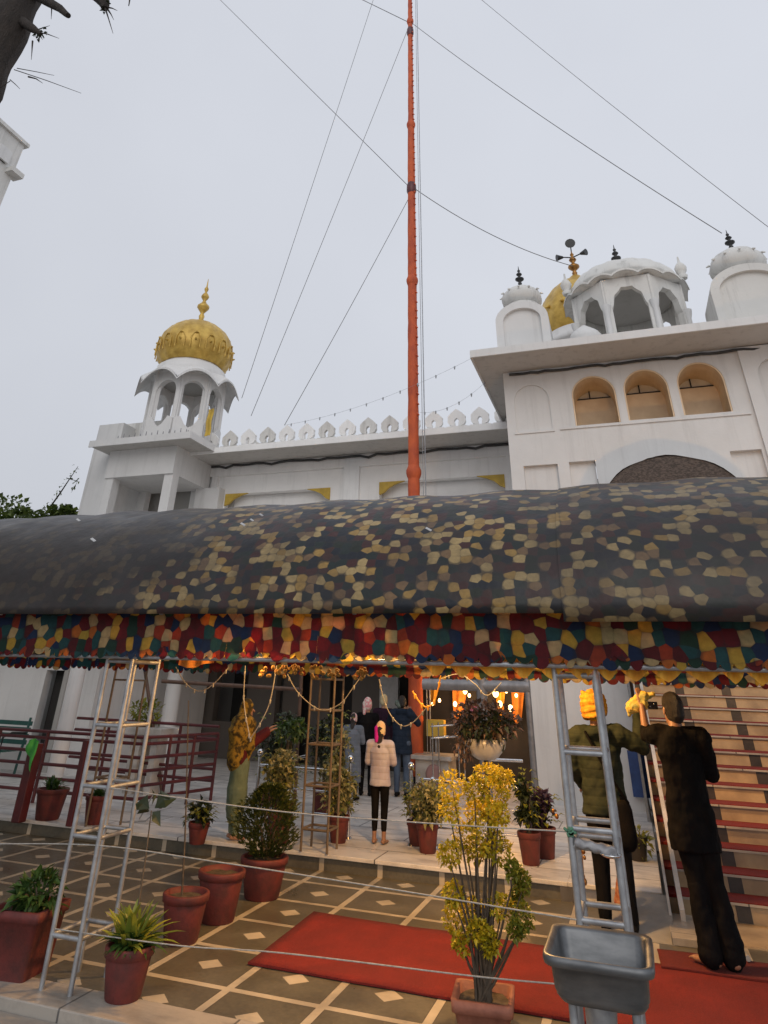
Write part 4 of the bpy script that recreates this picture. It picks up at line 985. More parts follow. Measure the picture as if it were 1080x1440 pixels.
# ------------------------------------------------------------------ plants
def potshape(mb, c, r, h, n=28, rim=.03):
    mb.lathe([(r*.70, 0), (r*.74, .01), (r*.95, h-.06), (r*.95, h-.055), (r*1.03, h-.05), (r*1.05, h-.01), (r*1.02, h), (r*.90, h), (r*.86, h-.05)], c, n)
def sqpot(mb, c, s, h, rz=0):
    for k in range(1):
        ls = [rrect(0, 0, s*.78, s*.78, .03, 0), rrect(0, 0, s*.92, s*.92, .03, h-.06), rrect(0, 0, s*1.0, s*1.0, .03, h-.055), rrect(0, 0, s*1.02, s*1.02, .03, h), rrect(0, 0, s*.86, s*.86, .03, h), rrect(0, 0, s*.82, s*.82, .03, h-.05)]
        R_ = Matrix.Translation(Vector(c)) @ Matrix.Rotation(rz, 4, 'Z')
        ls = [[R_ @ Vector(p) for p in l] for l in ls]
        loops(mb, ls); mb.add(ls[0], [tuple(range(len(ls[0])-1, -1, -1))])
def pot(name, loc, r, h, label, mat='pot', sq=0, rz=0, group='red pots with plants'):
    t = thing(name, loc, label, 'potted plant' if 'plant' in name else 'pot', group)
    mb = MB()
    if sq: sqpot(mb, loc, r*2, h, rz)
    else: potshape(mb, loc, r, h)
    mb.build('pot', M[mat], t)
    L_ = Vector(loc); m2 = MB()
    def sf(u, v):
        q = 2*PI*u; rr = r*.88*v; return (L_.x+rr*math.cos(q), L_.y+rr*math.sin(q), L_.z+h-.035+.012*noise.noise(Vector((rr*30*math.cos(q), rr*30*math.sin(q), L_.x))))
    m2.grid(sf, 20, 5); m2.build('soil', M['soil'], t)
    return t
def blades(t, c, n, L, w, spread, mat, seed, name='foliage', droop=.5):
    rnd = random.Random(seed); mb = MB(); c = Vector(c)
    for i in range(n):
        q = rnd.uniform(0, 2*PI); el = rnd.uniform(.45, 1.35); l = L*rnd.uniform(.55, 1); p0 = c+Vector((rnd.uniform(-spread, spread), rnd.uniform(-spread, spread), 0))
        d = Vector((math.cos(q)*math.cos(el), math.sin(q)*math.cos(el), math.sin(el))); side = Vector((-math.sin(q), math.cos(q), 0)); prev = None
        K = 5; vs = []
        for k in range(K+1):
            s = k/K; p = p0+d*l*s-Vector((0, 0, droop*l*s*s)); ww = w*(math.sin(PI*min(1, .12+.88*s))**.8 if s < 1 else .02)*rnd.uniform(.9, 1.1)
            vs += [p+side*ww/2+Vector((0, 0, ww*.2)), p, p-side*ww/2+Vector((0, 0, ww*.2))]
        mb.add(vs, [(k*3+j, k*3+j+1, (k+1)*3+j+1, (k+1)*3+j) for k in range(K) for j in range(2)], 0, True)
    return mb.build(name, M[mat], t)
def cloud(mb, c, rx, ry, rz, n, w, l, rnd, shell=.55, updir=.3):
    c = Vector(c)
    for i in range(n):
        while True:
            v = Vector((rnd.uniform(-1, 1), rnd.uniform(-1, 1), rnd.uniform(-1, 1)))
            if shell < v.length <= 1 or (v.length <= 1 and rnd.random() < .25): break
        p = c+Vector((v.x*rx, v.y*ry, v.z*rz))
        d = v*.7+Vector((rnd.gauss(0, .5), rnd.gauss(0, .5), rnd.gauss(updir, .5)))
        k = rnd.uniform(.6, 1.25); mb.leaf(p, d, w*k, l*k, droop=rnd.uniform(0, .4), roll=rnd.uniform(-.6, .6))
def stems(t, base, tips, r0, r1, seed, name='stem', mat='twig'):
    rnd = random.Random(seed); mb = MB(); b = Vector(base)
    for tp in tips:
        tp = Vector(tp); m1 = b.lerp(tp, .35)+Vector((rnd.uniform(-.03, .03), rnd.uniform(-.03, .03), .0)); m2 = b.lerp(tp, .7)+Vector((rnd.uniform(-.03, .03), rnd.uniform(-.03, .03), .03))
        mb.tube([b+Vector((rnd.uniform(-.02, .02), rnd.uniform(-.02, .02), 0)), m1, m2, tp], [r0, r0*.8, (r0+r1)/2, r1], 6)
    return mb.build(name, M[mat], t)

# front left pair
t = pot('potted_plant', (-4.36, 5.2, 0), .205, .36, 'large square red pot with low green leaves at the far left edge', sq=1, rz=.15)
rnd = random.Random(1); mb = MB(); cloud(mb, (-4.32, 5.2, .42), .16, .14, .10, 170, .045, .11, rnd); mb.build('foliage', M['lf_green'], t)
blades(t, (-4.3, 5.2, .34), 26, .2, .03, .08, 'lf_green', 2)
stems(t, (-4.32, 5.2, .32), [(-4.25, 5.2, .5), (-4.15, 5.22, .5), (-4.3, 5.15, .48)], .008, .004, 3)
t = pot('potted_plant', (-3.43, 5.15, 0), .155, .26, 'squat red pot with strappy yellow green leaves in front of the tiles', sq=0)
blades(t, (-3.43, 5.15, .23), 90, .40, .036, .05, 'lf_strap', 12, droop=.3)
blades(t, (-3.43, 5.15, .23), 90, .3, .03, .06, 'lf_green', 13)
# broad leaved seedling on a tall thin stem in the same pot
tp = W(213, 1140, 5.3)
MB().tube([(-3.44, 5.16, .22), W(193, 1283, 5.2), W(204, 1210, 5.25), tp], [.007, .0065, .006, .004], 6).build('tall_stem', M['twig'], t)
rnd = random.Random(5); mb = MB()
for (px, py, w_, l_) in ((193, 1124, .11, .15), (236, 1120, .13, .19), (212, 1098, .10, .14), (188, 1138, .09, .13), (246, 1106, .10, .14), (222, 1152, .08, .10)):
    q = W(px, py, 5.3)-tp; d = q+Vector((0, rnd.uniform(-.05, .05), 0)); mb.leaf(tp+d*.15, d, w_, l_, droop=.25, roll=rnd.choice((-1, 1))*rnd.uniform(.7, 1.2))
mb.build('broad_leaves', M['lf_dark'], t)
# pots with bare soil
t = pot('soil_pot', (-3.69, 6.22, 0), .18, .30, 'red pot of bare soil holding one tall thin cane', group='red pots of bare soil')
MB().tube([(-3.74, 6.24, .25), W(260, 1180, 6.25), W(262, 1120, 6.25), W(265, 985, 6.3)], [.008, .007, .006, .004], 6).build('cane', M['twig'], t)
t = pot('soil_pot', (-3.70, 6.80, 0), .2, .34, 'red pot of bare soil with nothing growing, between the cane pot and the green bush', group='red pots of bare soil')
# conifer pot
t = pot('potted_plant', (-3.68, 7.60, 0), .225, .31, 'red pot with a loose dark green conifer bush at the terrace step')
rnd = random.Random(6); mb = MB()
for i in range(2600):
    q = rnd.uniform(0, 2*PI); hgt = rnd.random(); rr = (.30*math.sin(PI*(.12+.80*hgt))*(1+.25*math.sin(q*3+hgt*7)))*rnd.uniform(.55, 1.05)
    p = Vector((-3.68+rr*math.cos(q), 7.6+rr*math.sin(q), .30+.56*hgt)); mb.leaf(p, (math.cos(q), math.sin(q), rnd.uniform(.2, 1.4)), .022, .06, droop=.1, roll=rnd.uniform(-1, 1))
mb.build('foliage', M['lf_conifer'], t); stems(t, (-3.68, 7.6, .27), [(-3.68, 7.6, .7), (-3.75, 7.55, .55), (-3.6, 7.6, .55)], .02, .008, 2)
# big left-back pots
def bladepot(px, py, Y, r, h, label, lf, seed, L=.3, n=50):
    q = W(px, py, Y); t = pot('potted_plant', (q.x, Y, .15), r, h, label)
    blades(t, (q.x, Y, .15+h-.03), n, L, .035, r*.3, lf, seed, droop=.35); return t
bladepot(63, 1165, 8.95, .20, .33, 'red pot with upright green leaves beside the maroon post', 'lf_green', 31)
bladepot(128, 1180, 9.0, .16, .30, 'red pot with small green plant seen through the front left lattice post', 'lf_green', 32, .22)
# croton bushes in tall red pots
def croton(x, y, r, h, label, seed, H_, R_, lf='lf_pale', n=420, z0=.15):
    t = pot('potted_plant', (x, y, z0), r, h, label); rnd = random.Random(seed); mb = MB()
    for k in range(7):
        c = (x+rnd.uniform(-.5, .5)*R_, y+rnd.uniform(-.5, .5)*R_, z0+h+H_*rnd.uniform(.22, .85)); cloud(mb, c, R_*.55, R_*.55, R_*.5, n//5, .055, .078, rnd, .4)
    mb.build('foliage', M[lf], t)
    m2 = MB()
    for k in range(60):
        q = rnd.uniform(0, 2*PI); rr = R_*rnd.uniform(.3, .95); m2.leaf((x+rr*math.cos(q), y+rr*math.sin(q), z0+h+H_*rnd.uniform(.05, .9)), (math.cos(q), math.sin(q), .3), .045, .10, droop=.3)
    m2.build('olive_leaves', M['lf_olive'], t)  # olive coloured leaves mixed into the bush
    stems(t, (x, y, z0+h-.05), [(x+rnd.uniform(-.5, .5)*R_, y+rnd.uniform(-.4, .4)*R_, z0+h+H_*.7) for _ in range(5)], .012, .006, seed)
    return t
croton(-3.62, 9.45, .125, .26, 'tapered red pot with a cream spotted bush left of the girl', 41, .50, .25)
croton(-2.50, 9.42, .125, .27, 'tapered red pot with a cream spotted bush right of the girl', 42, .55, .27)
croton(-2.72, 9.75, .12, .24, 'red pot partly hidden behind the spotted bush right of the girl', 43, .35, .16, n=160)
croton(-4.25, 9.1, .15, .30, 'red pot with a bright pale green bush behind the conifer', 44, .62, .26)
croton(-4.6, 9.9, .15, .28, 'red pot with a tall shrub behind the woman in the headscarf', 45, .95, .24, 'lf_green')
croton(-3.95, 10.2, .13, .26, 'red pot with a thin flowering shrub behind the slim rear post', 46, 1.1, .2, 'lf_pale', 200)
croton(-1.33, 9.40, .125, .28, 'red pot with a dark upright shrub before the white wall corner', 47, .62, .11, 'lf_dark', 300)
croton(-1.22, 9.80, .14, .28, 'red pot with a plum coloured bush before the white wall', 48, .32, .20, 'lf_plum', 260)
for q_ in ((-5.3, 10.9, 1.0, .34, 81, 'dark leafy shrub added in a pot to deepen the murk behind the woman in the headscarf'), (-4.55, 11.2, 1.15, .3, 82, 'taller dark shrub added in a pot to deepen the murk left of the group of people')):
    croton(q_[0], q_[1], .16, .3, q_[5], q_[4], q_[2], q_[3], 'lf_dark', 520)  # extra shrubs put in to darken the space behind the canopy
t = croton(-5.05, 8.6, .12, .2, 'small pot with a trailing plant at the feet of the woman in the headscarf', 49, .14, .16, 'lf_dark', 120)
# planter on the railing post, potted palm behind truss at left
t = thing('potted_plant', (-7.0, 11.5, .95), 'olive bush standing on the pale marble table', 'potted plant'); c = W(205, 1003, 11.5); rnd = random.Random(50)
mb = MB(); cloud(mb, c, .28, .2, .2, 160, .06, .13, rnd, .3); mb.build('foliage', M['lf_olive'], t)
MB().lathe([(.1, 0), (.14, .16)], (c.x, c.y, c.z-.32), 14).build('pot', M['wood'], t)
# tall yellow green shrub in the square planter
pc = Vector((-1.17, 5.72, 0))
t = pot('potted_plant', (pc.x, pc.y, 0), .185, .15, 'square terracotta planter with a tall yellow green shrub in front of the red carpet', 'terracotta', sq=1, rz=.12)
rnd = random.Random(60); mb = MB(); m2 = MB(); tips = []
puffs = [(637, 1106, 30, 26, 0), (667, 1110, 20, 20, 1), (688, 1088, 30, 16, 0), (706, 1096, 24, 18, 0), (697, 1118, 26, 22, 0), (633, 1140, 22, 18, 0), (668, 1142, 22, 20, 0), (700, 1146, 24, 18, 0), (688, 1140, 24, 16, 0),
         (655, 1178, 26, 24, 1), (683, 1180, 32, 28, 1), (700, 1195, 28, 24, 1), (668, 1195, 22, 20, 1), (632, 1202, 22, 20, 1), (722, 1225, 14, 14, 2), (735, 1240, 14, 16, 2), (727, 1262, 12, 14, 2), (638, 1258, 18, 18, 1),
         (640, 1292, 22, 24, 1), (665, 1285, 24, 24, 0), (672, 1310, 18, 16, 1), (705, 1275, 22, 18, 1), (735, 1290, 18, 20, 2), (725, 1308, 14, 14, 2), (650, 1328, 20, 16, 1), (688, 1325, 16, 20, 1)]
m3 = MB()
for px, py, w, h, kd in puffs:
    d = pc.y+rnd.uniform(-.12, .12); c = W(px, py, d); k = .0063*(d/5.7)
    tgt = (mb, m2, m3)[kd]
    cloud(tgt, c, w*k*.57, w*k*.52, h*k*.55, 230, .024, .031, rnd, .6, .5); tips.append(c-Vector((0, 0, .03)))
mb.build('foliage', M['lf_gold'], t); m2.build('lower_foliage', M['lf_yellow'], t); m3.build('drooping_foliage', M['lf_olive'], t)
mm = MB()
for i, tp in enumerate(tips):
    b0 = pc+Vector((rnd.uniform(-.05, .05), rnd.uniform(-.04, .04), .1)); mid = Vector((pc.x+(tp.x-pc.x)*.45+rnd.uniform(-.02, .02), pc.y+(tp.y-pc.y)*.4, .12+(tp.z-.12)*.45))
    mm.tube([b0, b0.lerp(mid, .5)+Vector((rnd.uniform(-.015, .015), 0, 0)), mid, mid.lerp(tp, .6), tp], [.011, .010, .008, .006, .003], 6)
for i in range(7): 
    b0 = pc+Vector((rnd.uniform(-.04, .04), rnd.uniform(-.04, .04), .1)); mm.tube([b0, b0+Vector((rnd.uniform(-.03, .03), 0, .25)), b0+Vector((rnd.uniform(-.07, .07), 0, .45))], [.017, .013, .009], 7)
mm.build('stems', M['twig'], t)
# white bowl planter on a stand with mauve bush
bw = thing('potted_plant', (-1.9, 9.95, .15), 'white bowl planter on a stand with a wide mauve and green bush', 'potted plant')
MB().lathe([(.1, 1.02), (.16, 1.05), (.245, 1.14), (.27, 1.24), (.25, 1.24), (.2, 1.2)], (-1.87, 9.95, 0), 24).build('bowl', M['marble'], bw)
MB().tube([(-1.87, 9.95, .15), (-1.87, 9.95, 1.04)], .03, 8).lathe([(.16, .15), (.14, .17)], (-1.87, 9.95, 0), 16).build('stand', M['black'], bw)
rnd = random.Random(70); mb = MB(); cloud(mb, (-1.86, 9.95, 1.42), .43, .34, .22, 700, .05, .09, rnd, .3); mb.build('foliage', M['lf_mauve'], bw)
mb = MB(); cloud(mb, (-1.84, 9.85, 1.36), .36, .3, .17, 500, .05, .09, rnd, .3); mb.build('green_foliage', M['lf_dark'], bw)
mb = MB(); cloud(mb, (-2.12, 9.85, 1.2), .16, .16, .22, 160, .04, .07, rnd, .2, -.4); mb.build('trailing_foliage', M['lf_mauve'], bw)
mb = MB(); c = W(667, 1000, 9.8); cloud(mb, c, .05, .05, .04, 30, .035, .04, rnd, .1); mb.build('pink_flower', M['pink'], bw)
# small plant by the stairs
t = thing('potted_plant', (-.25, 9.6, .15), 'small yellow plant in a dark pot behind the man in the olive jacket', 'potted plant'); c = W(895, 1185, 10.2)
rnd = random.Random(71); mb = MB(); cloud(mb, c, .15, .12, .15, 120, .04, .09, rnd, .3); mb.build('foliage', M['lf_olive'], t); potm = MB(); potshape(potm, (c.x, c.y, .15), .12, .22); potm.build('pot', M['dark'], t)

# ------------------------------------------------------------------ trees
def tree(name, base, limbs, label, crown=None, seed=1, cat='tree'):
    t = thing(name, base, label, cat); mb = MB()
    for pts, rs in limbs:
        P = [Vector(p) for p in pts]; out = []; R_ = []
        for i in range(len(P)-1):
            for k in range(5):
                s = k/5; p = P[i].lerp(P[i+1], s); j = rs[i]*.25; out.append(p+Vector((noise.noise(p*1.7)*j, noise.noise(p*1.7+Vector((9, 0, 0)))*j, 0))); R_.append((rs[i]+(rs[i+1]-rs[i])*s)*(1+.12*noise.noise(p*3)))
        out.append(P[-1]); R_.append(rs[-1]); mb.tube(out, R_, 10)
    mb.build('trunk', M['bark'], t); return t
D = 3.2
def w3(px, py, d=D): return W(px, py, d)
limbs = [([(-8.2, 2.4, -.1), (-7.6, 2.6, 3.0), w3(-70, 190), w3(-28, 110), w3(8, 45), w3(34, -20), w3(70, -120)], [.36, .30, .25, .24, .22, .20, .10]),
         ([w3(28, -18), w3(60, -2), w3(85, 12), w3(96, 22)], [.08, .055, .045, .03]),
         ([w3(10, 30), w3(-20, -20), w3(-60, -60)], [.12, .09, .06]),
         ([w3(60, -120), w3(100, -40), w3(125, -12), w3(146, 3), w3(147, 12)], [.06, .06, .055, .06, .035]),
         ([w3(125, -14), w3(170, -18), w3(200, -22)], [.05, .03, .02]), ([w3(182, -20), w3(183, -5), w3(181, 8)], [.012, .01, .005]),
         ([w3(30, 30), w3(48, 42), w3(58, 48)], [.06, .045, .02])]
rnd = random.Random(90)
for a, b in (((148, 12), (159, 47)), ((150, 10), (165, 15)), ((152, 14), (160, 28)), ((50, 45), (83, 54)), ((48, 44), (70, 36)), ((46, 58), (44, 84)), ((55, 48), (60, 56)), ((72, 5), (72, 27)), ((20, 98), (114, 131)), ((24, 96), (76, 106)), ((14, 112), (28, 125)), ((14, 114), (0, 124)), ((40, 108), (60, 117))):
    p, q = w3(*a), w3(*b, D+rnd.uniform(-.1, .1)); limbs.append(([p, p.lerp(q, .5)+Vector((0, 0, rnd.uniform(0, .02))), q], [.010 if a[0] > 30 else .005, .006 if a[0] > 30 else .004, .002]))
bt = tree('bare_tree', (-8.2, 2.4, 0), limbs, 'dark bare tree limb with cut stubs at the upper left corner')
mb = MB(); rnd = random.Random(91)
for (px, py) in ((54, 46), (58, 50), (62, 44), (50, 52), (46, 40), (142, 8), (150, 4), (144, 14)):
    for k in range(6):
        c = w3(px+rnd.uniform(-3, 3), py+rnd.uniform(-3, 3)); mb.leaf(c, (rnd.gauss(0, 1), rnd.gauss(0, .6), rnd.gauss(-.2, .6)), .03, .05)
mb.build('dry_leaves', M['lf_dark'], bt)
def crown(t, blobs, n, w, l, seed, mat='lf_tree'):
    rnd = random.Random(seed); mb = MB()
    for c, r in blobs: cloud(mb, c, r, r, r*.75, n, w, l, rnd, .45)
    mb.build('crown', M[mat], t)
t = tree('leafy_tree', (-27, 24, 0), [([(-27, 24, 0), (-27, 24, 3), (-26.6, 24, 7)], [.4, .32, .15]), ([(-26.8, 24, 4), (-25, 24, 7)], [.15, .05]), ([(-24.6, 24, 7.2), (-23.6, 24, 8.8), (-22.9, 24, 10.1)], [.06, .035, .012]), ([(-23.4, 24, 9.6), (-22.7, 24, 9.4), (-22.9, 24, 8.9)], [.015, .012, .006])], 'green leafy tree beyond the canopy at the left with a long bare twig')
rnd = random.Random(33); blobs = [((-28.2, 24, 8.3), 1.4), ((-26.9, 24.3, 8.1), 1.3), ((-26.0, 24, 7.4), 1.1), ((-25.2, 23.8, 7.6), .8), ((-28.5, 24, 6.6), 1.6), ((-26.5, 24, 6.3), 1.7), ((-24.4, 24.2, 7.3), .9), ((-23.6, 24.1, 7.7), .75), ((-23.0, 24.1, 7.9), .45)]
crown(t, blobs, 330, .2, .3, 34)
mb = MB()
for i in range(46):
    s = rnd.random(); c = Vector((-24.4, 24, 7.6)).lerp(Vector((-22.9, 24, 10.1)), s)+Vector((rnd.uniform(-.22, .12), rnd.uniform(-.1, .1), rnd.uniform(-.1, .12)))
    mb.leaf(c, (rnd.gauss(0, 1), rnd.gauss(0, 1), rnd.gauss(0, 1)), .09, .13)
for i in range(12): mb.leaf((-22.75+rnd.uniform(-.12, .12), 24, 9.0+i*.05), (rnd.gauss(0, 1), 0, rnd.gauss(0, 1)), .09, .13)
mb.build('twig_leaves', M['lf_tree'], t)
# ------------------------------------------------------------------ people
def J(**kw):
    d = dict(hip=(0, 0, .93), waist=(0, 0, 1.08), chest=(0, -.0, 1.30), neck=(0, -.01, 1.45), head=(0, .02, 1.585),
             sl=(-.185, 0, 1.39), sr=(.185, 0, 1.39), el=(-.235, -.02, 1.12), er=(.235, -.02, 1.12), wl=(-.22, .06, .88), wr=(.22, .06, .88),
             hl=(-.09, 0, .90), hr=(.09, 0, .90), kl=(-.10, .01, .49), kr=(.10, .01, .49), al=(-.10, -.02, .09), ar=(.10, -.02, .09), tl=(-.115, .14, .035), tr=(.115, .14, .035), face=(0, 1, 0))
    d.update(kw); return {k: Vector(v) for k, v in d.items()}
def soften(o, vox, it=4, disp=0, size=.12):
    r = o.modifiers.new('remesh', 'REMESH'); r.mode = 'VOXEL'; r.voxel_size = vox; r.use_smooth_shade = True
    s = o.modifiers.new('smooth', 'SMOOTH'); s.factor = .6; s.iterations = it
    if disp:
        tx = bpy.data.textures.new('folds', 'CLOUDS'); tx.noise_scale = size; tx.noise_depth = 2
        d = o.modifiers.new('folds', 'DISPLACE'); d.texture = tx; d.strength = disp; d.mid_level = .5; d.texture_coords = 'LOCAL'
def person(loc, rz, s, label, j, cl, bare_feet=False, vox=.009):
    T = Matrix.Translation(Vector(loc)) @ Matrix.Rotation(rz, 4, 'Z') @ Matrix.Scale(s, 4)
    t = thing('person', loc, label, 'person')
    def bld(mb, name, mats, vx=None, it=4, disp=0, size=.12, parent=None, lab=None):
        mb.v = [T @ p for p in mb.v]; o = mb.build(name, mats, parent or t, label=lab)
        if vx: soften(o, vx*s, it, disp*s, size)
        return o
    b = MB(); F_ = j['face'].normalized(); sd = Vector((F_.y, -F_.x, 0)); h = j['head']; zz = Vector((0, 0, 1))
    b.cap(h+zz*.03-F_*.012, h-zz*.015-F_*.005, .088, .078, 16, (.86, 1.0), sd); b.cap(h-zz*.01+F_*.015, h-zz*.075+F_*.045, .066, .045, 14, (.9, 1), sd)
    b.cap(h+F_*.085-zz*.0, h+F_*.108-zz*.03, .010, .016, 8)
    for q in (-1, 1): b.cap(h+sd*q*.078+zz*.005-F_*.01, h+sd*q*.082-zz*.03-F_*.005, .018, .012, 8, (.5, 1), sd)
    b.cap(h-zz*.06-F_*.01, j['neck']-zz*.04, .05, .062)
    b.cap(j['neck']-zz*.09, j['chest'], .085, .11, 16, (1.2, .8), sd); b.cap(j['sl'], j['sr'], .056, .056); b.cap(j['chest'], j['waist'], .11, .10, 16, (1.15, .75), sd); b.cap(j['waist'], j['hip'], .10, .11, 16, (1.15, .8), sd)
    for a in 'lr':
        S, E_, Wr = j['s'+a], j['e'+a], j['w'+a]
        b.cap(S, E_, .052, .040); b.cap(E_, Wr, .040, .026); d = (Wr-E_).normalized()
        bend = F_*.35 if d.dot(F_) < .8 else -zz*.35
        pd = (d+bend*.3).normalized(); ac = pd.cross(F_ if abs(pd.dot(F_)) < .8 else zz).normalized(); b.cap(Wr, Wr+pd*.075, .024, .034, 12, (1.15, .5), ac)
        for f_, (off, L) in enumerate(((-.028, .065), (-.010, .078), (.009, .074), (.027, .058))):
            r0 = Wr+pd*.082+ac*off; m = r0+(pd+bend*.3).normalized()*L*.5; e = m+(pd+bend*1.1).normalized()*L*.5
            b.cap(r0, m, .0095, .0085, 8); b.cap(m, e, .0085, .007, 8)
        th = Wr+pd*.03-ac*.03; m = th+(pd*.6-ac*.6).normalized()*.035; b.cap(th, m, .012, .010, 8); b.cap(m, m+(pd-ac*.1).normalized()*.03, .010, .008, 8)
        b.cap(j['h'+a], j['k'+a], .085, .056); b.cap(j['k'+a], j['a'+a], .055, .036); fd = (j['t'+a]-j['a'+a]); fd.z = 0; fd.normalize()
        b.cap(j['a'+a]-fd*.04-zz*.05, j['t'+a]-zz*.008, .032, .024, 10, (1.2, .9), (1, 0, 0)); b.cap(j['a'+a], j['a'+a]-zz*.04, .038, .04)
        for q in (-.024, -.008, .008, .024): b.cap(j['t'+a]+sd*q, j['t'+a]+sd*q+fd*.03-zz*.01, .010, .008, 6)
    bld(b, 'body', M['skin'], vox*.8, 2)
    for q in (-1, 1): e = MB(); e.ell(h+F_*.088+sd*q*.03+zz*.012, .010, .010, .007, 8, 6); bld(e, 'eye', M['black'])
    m = MB(); m.cap(h+F_*.094-zz*.062-sd*.018, h+F_*.094-zz*.062+sd*.018, .006, .006, 6); bld(m, 'mouth', M['maroon'])
    for it in cl: it(j, bld, sd, F_, h, zz)
    return t
def hair(mat='hair', long=0, tied=False):
    def f(j, bld, sd, F_, h, zz):
        m = MB(); m.cap(h+zz*.045-F_*.02, h-zz*.02-F_*.035, .094, .085, 16, (.9, 1), sd)
        if long: m.cap(h-zz*.03-F_*.07, h-zz*(.05+long*.5)-F_*.11, .055, .05, 12, (1.1, .5), sd); m.cap(h-zz*(.05+long*.5)-F_*.11, h-zz*(.06+long)-F_*.12, .05, .018, 12, (1.1, .5), sd)
        if tied: m.cap(h-F_*.12-zz*.01, h-F_*.13-zz*.03, .035, .03)
        bld(m, 'hair', M[mat], .008, 2, .006, .03)
    return f
def coat(mat, hem=.78, r=1.0, flare=.16, hood=False, arms=1, disp=.02, fl=.8, name='jacket', slen=1):
    def f(j, bld, sd, F_, h, zz):
        m = MB(); hp = Vector(j['hip']); hm = Vector((hp.x, hp.y, hem))
        m.cap(j['neck']-zz*.035, j['neck']-zz*.07, .068, .10, 16, (1.1, .9), sd)
        m.cap(j['neck']-zz*.09, j['chest'], .12*r, .155*r, 18, (1.22, .85), sd); m.cap(j['sl'], j['sr'], .082*r, .082*r, 14); m.cap(j['chest'], j['waist'], .155*r, .145*r, 18, (1.15, fl), sd)
        m.cap(j['waist'], hp, .145*r, flare*.96, 18, (1.15, fl), sd)
        if hem < hp.z-.05:
            K = 18; vs = []
            for k, (z, rr) in enumerate(((hp.z+.02, flare*.96), ((hp.z+hem)/2, flare*1.02), (hem, flare*1.06))):
                for i in range(K): q = 2*PI*i/K; vs.append(hp*1.0+Vector((0, 0, z-hp.z))+sd*math.cos(q)*rr*1.15*(1+.03*math.sin(q*5))+F_*math.sin(q)*rr*fl)
            m.add(vs, [(a*K+i, a*K+(i+1) % K, (a+1)*K+(i+1) % K, (a+1)*K+i) for a in range(2) for i in range(K)]+[tuple(range(K))[::-1], tuple(range(2*K, 3*K))], 0, True)
        for a in 'lr':
            E_ = j['e'+a]; Wr = E_.lerp(j['w'+a], slen if isinstance(slen, (int, float)) else slen[a])
            m.cap(j['s'+a], E_, .078*r, .062*r); m.cap(E_, Wr, .062*r, .048*r)
        if hood: m.cap(j['neck']-F_*.09-zz*.02-sd*.07, j['neck']-F_*.09-zz*.02+sd*.07, .055, .055)
        bld(m, name, mat, .012, 3, disp)
    return f
def trousers(mat, r=1.0, end=.1, flare=1.0, name='trousers'):
    def f(j, bld, sd, F_, h, zz):
        m = MB(); m.cap(j['waist']-zz*.06, j['hip']-zz*.03, .125, .14, 16, (1.15, .9), sd)
        for a in 'lr':
            A = j['k'+a].lerp(j['a'+a], 1-(end-.09)/.4); m.cap(j['h'+a], j['k'+a], .1*r, .07*r); m.cap(j['k'+a], A, .07*r, .052*r*flare)
        bld(m, name, mat, .011, 3, .012)
    return f
def shoes(mat):
    def f(j, bld, sd, F_, h, zz):
        for a in 'lr':
            m = MB(); fd = (j['t'+a]-j['a'+a]); fd.z = 0; fd.normalize()
            m.cap(j['a'+a]-fd*.045-zz*.048, j['t'+a]+fd*.02+zz*.0, .04, .034, 12, (1.1, .9), sd); m.cap(j['a'+a]-zz*.0, j['a'+a]-zz*.04, .045, .045); bld(m, 'shoe', mat, .01, 2)
    return f
def cap_hat(mat, mat2=None, tall=.05, r=.098, brim=0):
    def f(j, bld, sd, F_, h, zz):
        m = MB(); m.cap(h+zz*(.03+tall)-F_*.012, h+zz*.01-F_*.02, r*.95, r, 18, (.92, 1), sd)
        o = bld(m, 'hat', mat, .010, 3, .012, .05)
        if mat2: m = MB(); m.cap(h+zz*(.0+tall)-F_*.05-sd*.05, h-zz*.13-F_*.10-sd*.05, .06, .035, 12); bld(m, 'scarf_end', mat2, .01, 3, .012, .05)
    return f
def turban(mat):
    def f(j, bld, sd, F_, h, zz):
        m = MB(); rnd = random.Random(3)
        for k in range(9):
            z = -.035+.020*k; rr = .100+.024*math.sin(PI*(k+1.5)/10)
            pts = [h+zz*(z+.03*math.sin(q+(0.6 if k % 2 else 2.6)+.3*k))-F_*.015+sd*math.cos(q)*rr*.92+F_*math.sin(q)*rr for q in [2*PI*i/20 for i in range(21)]]
            m.tube(pts, .019, 8)
        m.cap(h+zz*.10-F_*.015, h+zz*.0-F_*.015, .09, .10, 16); bld(m, 'turban', mat, .006, 1, .006, .05)
    return f
def shawl(mat, hem=.95):
    def f(j, bld, sd, F_, h, zz):
        m = MB(); m.cap(h+zz*.035-F_*.015, h-zz*.03-F_*.03, .106, .10, 16, (.92, 1), sd); m.cap(h-zz*.05-F_*.03, j['neck']-zz*.03-F_*.02, .09, .12, 16, (1.1, .95), sd)
        m.cap(j['neck']-zz*.05-F_*.01, j['chest']-F_*.02, .15, .215, 18, (1.35, 1.0), sd); m.cap(j['sl']-F_*.01, j['sr']-F_*.01, .115, .115, 14)
        m.cap(j['chest']-F_*.05, Vector((j['chest'].x, j['chest'].y, hem+.05))-F_*.07, .21, .20, 16, (1.25, .7), sd)
        for a in 'lr': m.cap(j['s'+a]-F_*.02, j['e'+a]-F_*.02, .115, .10)
        m.cap(j['er']-zz*.02, j['er']-zz*.32-F_*.08, .07, .03, 12, (1, .5)); bld(m, 'shawl', mat, .012, 3, .03, .09)
    return f
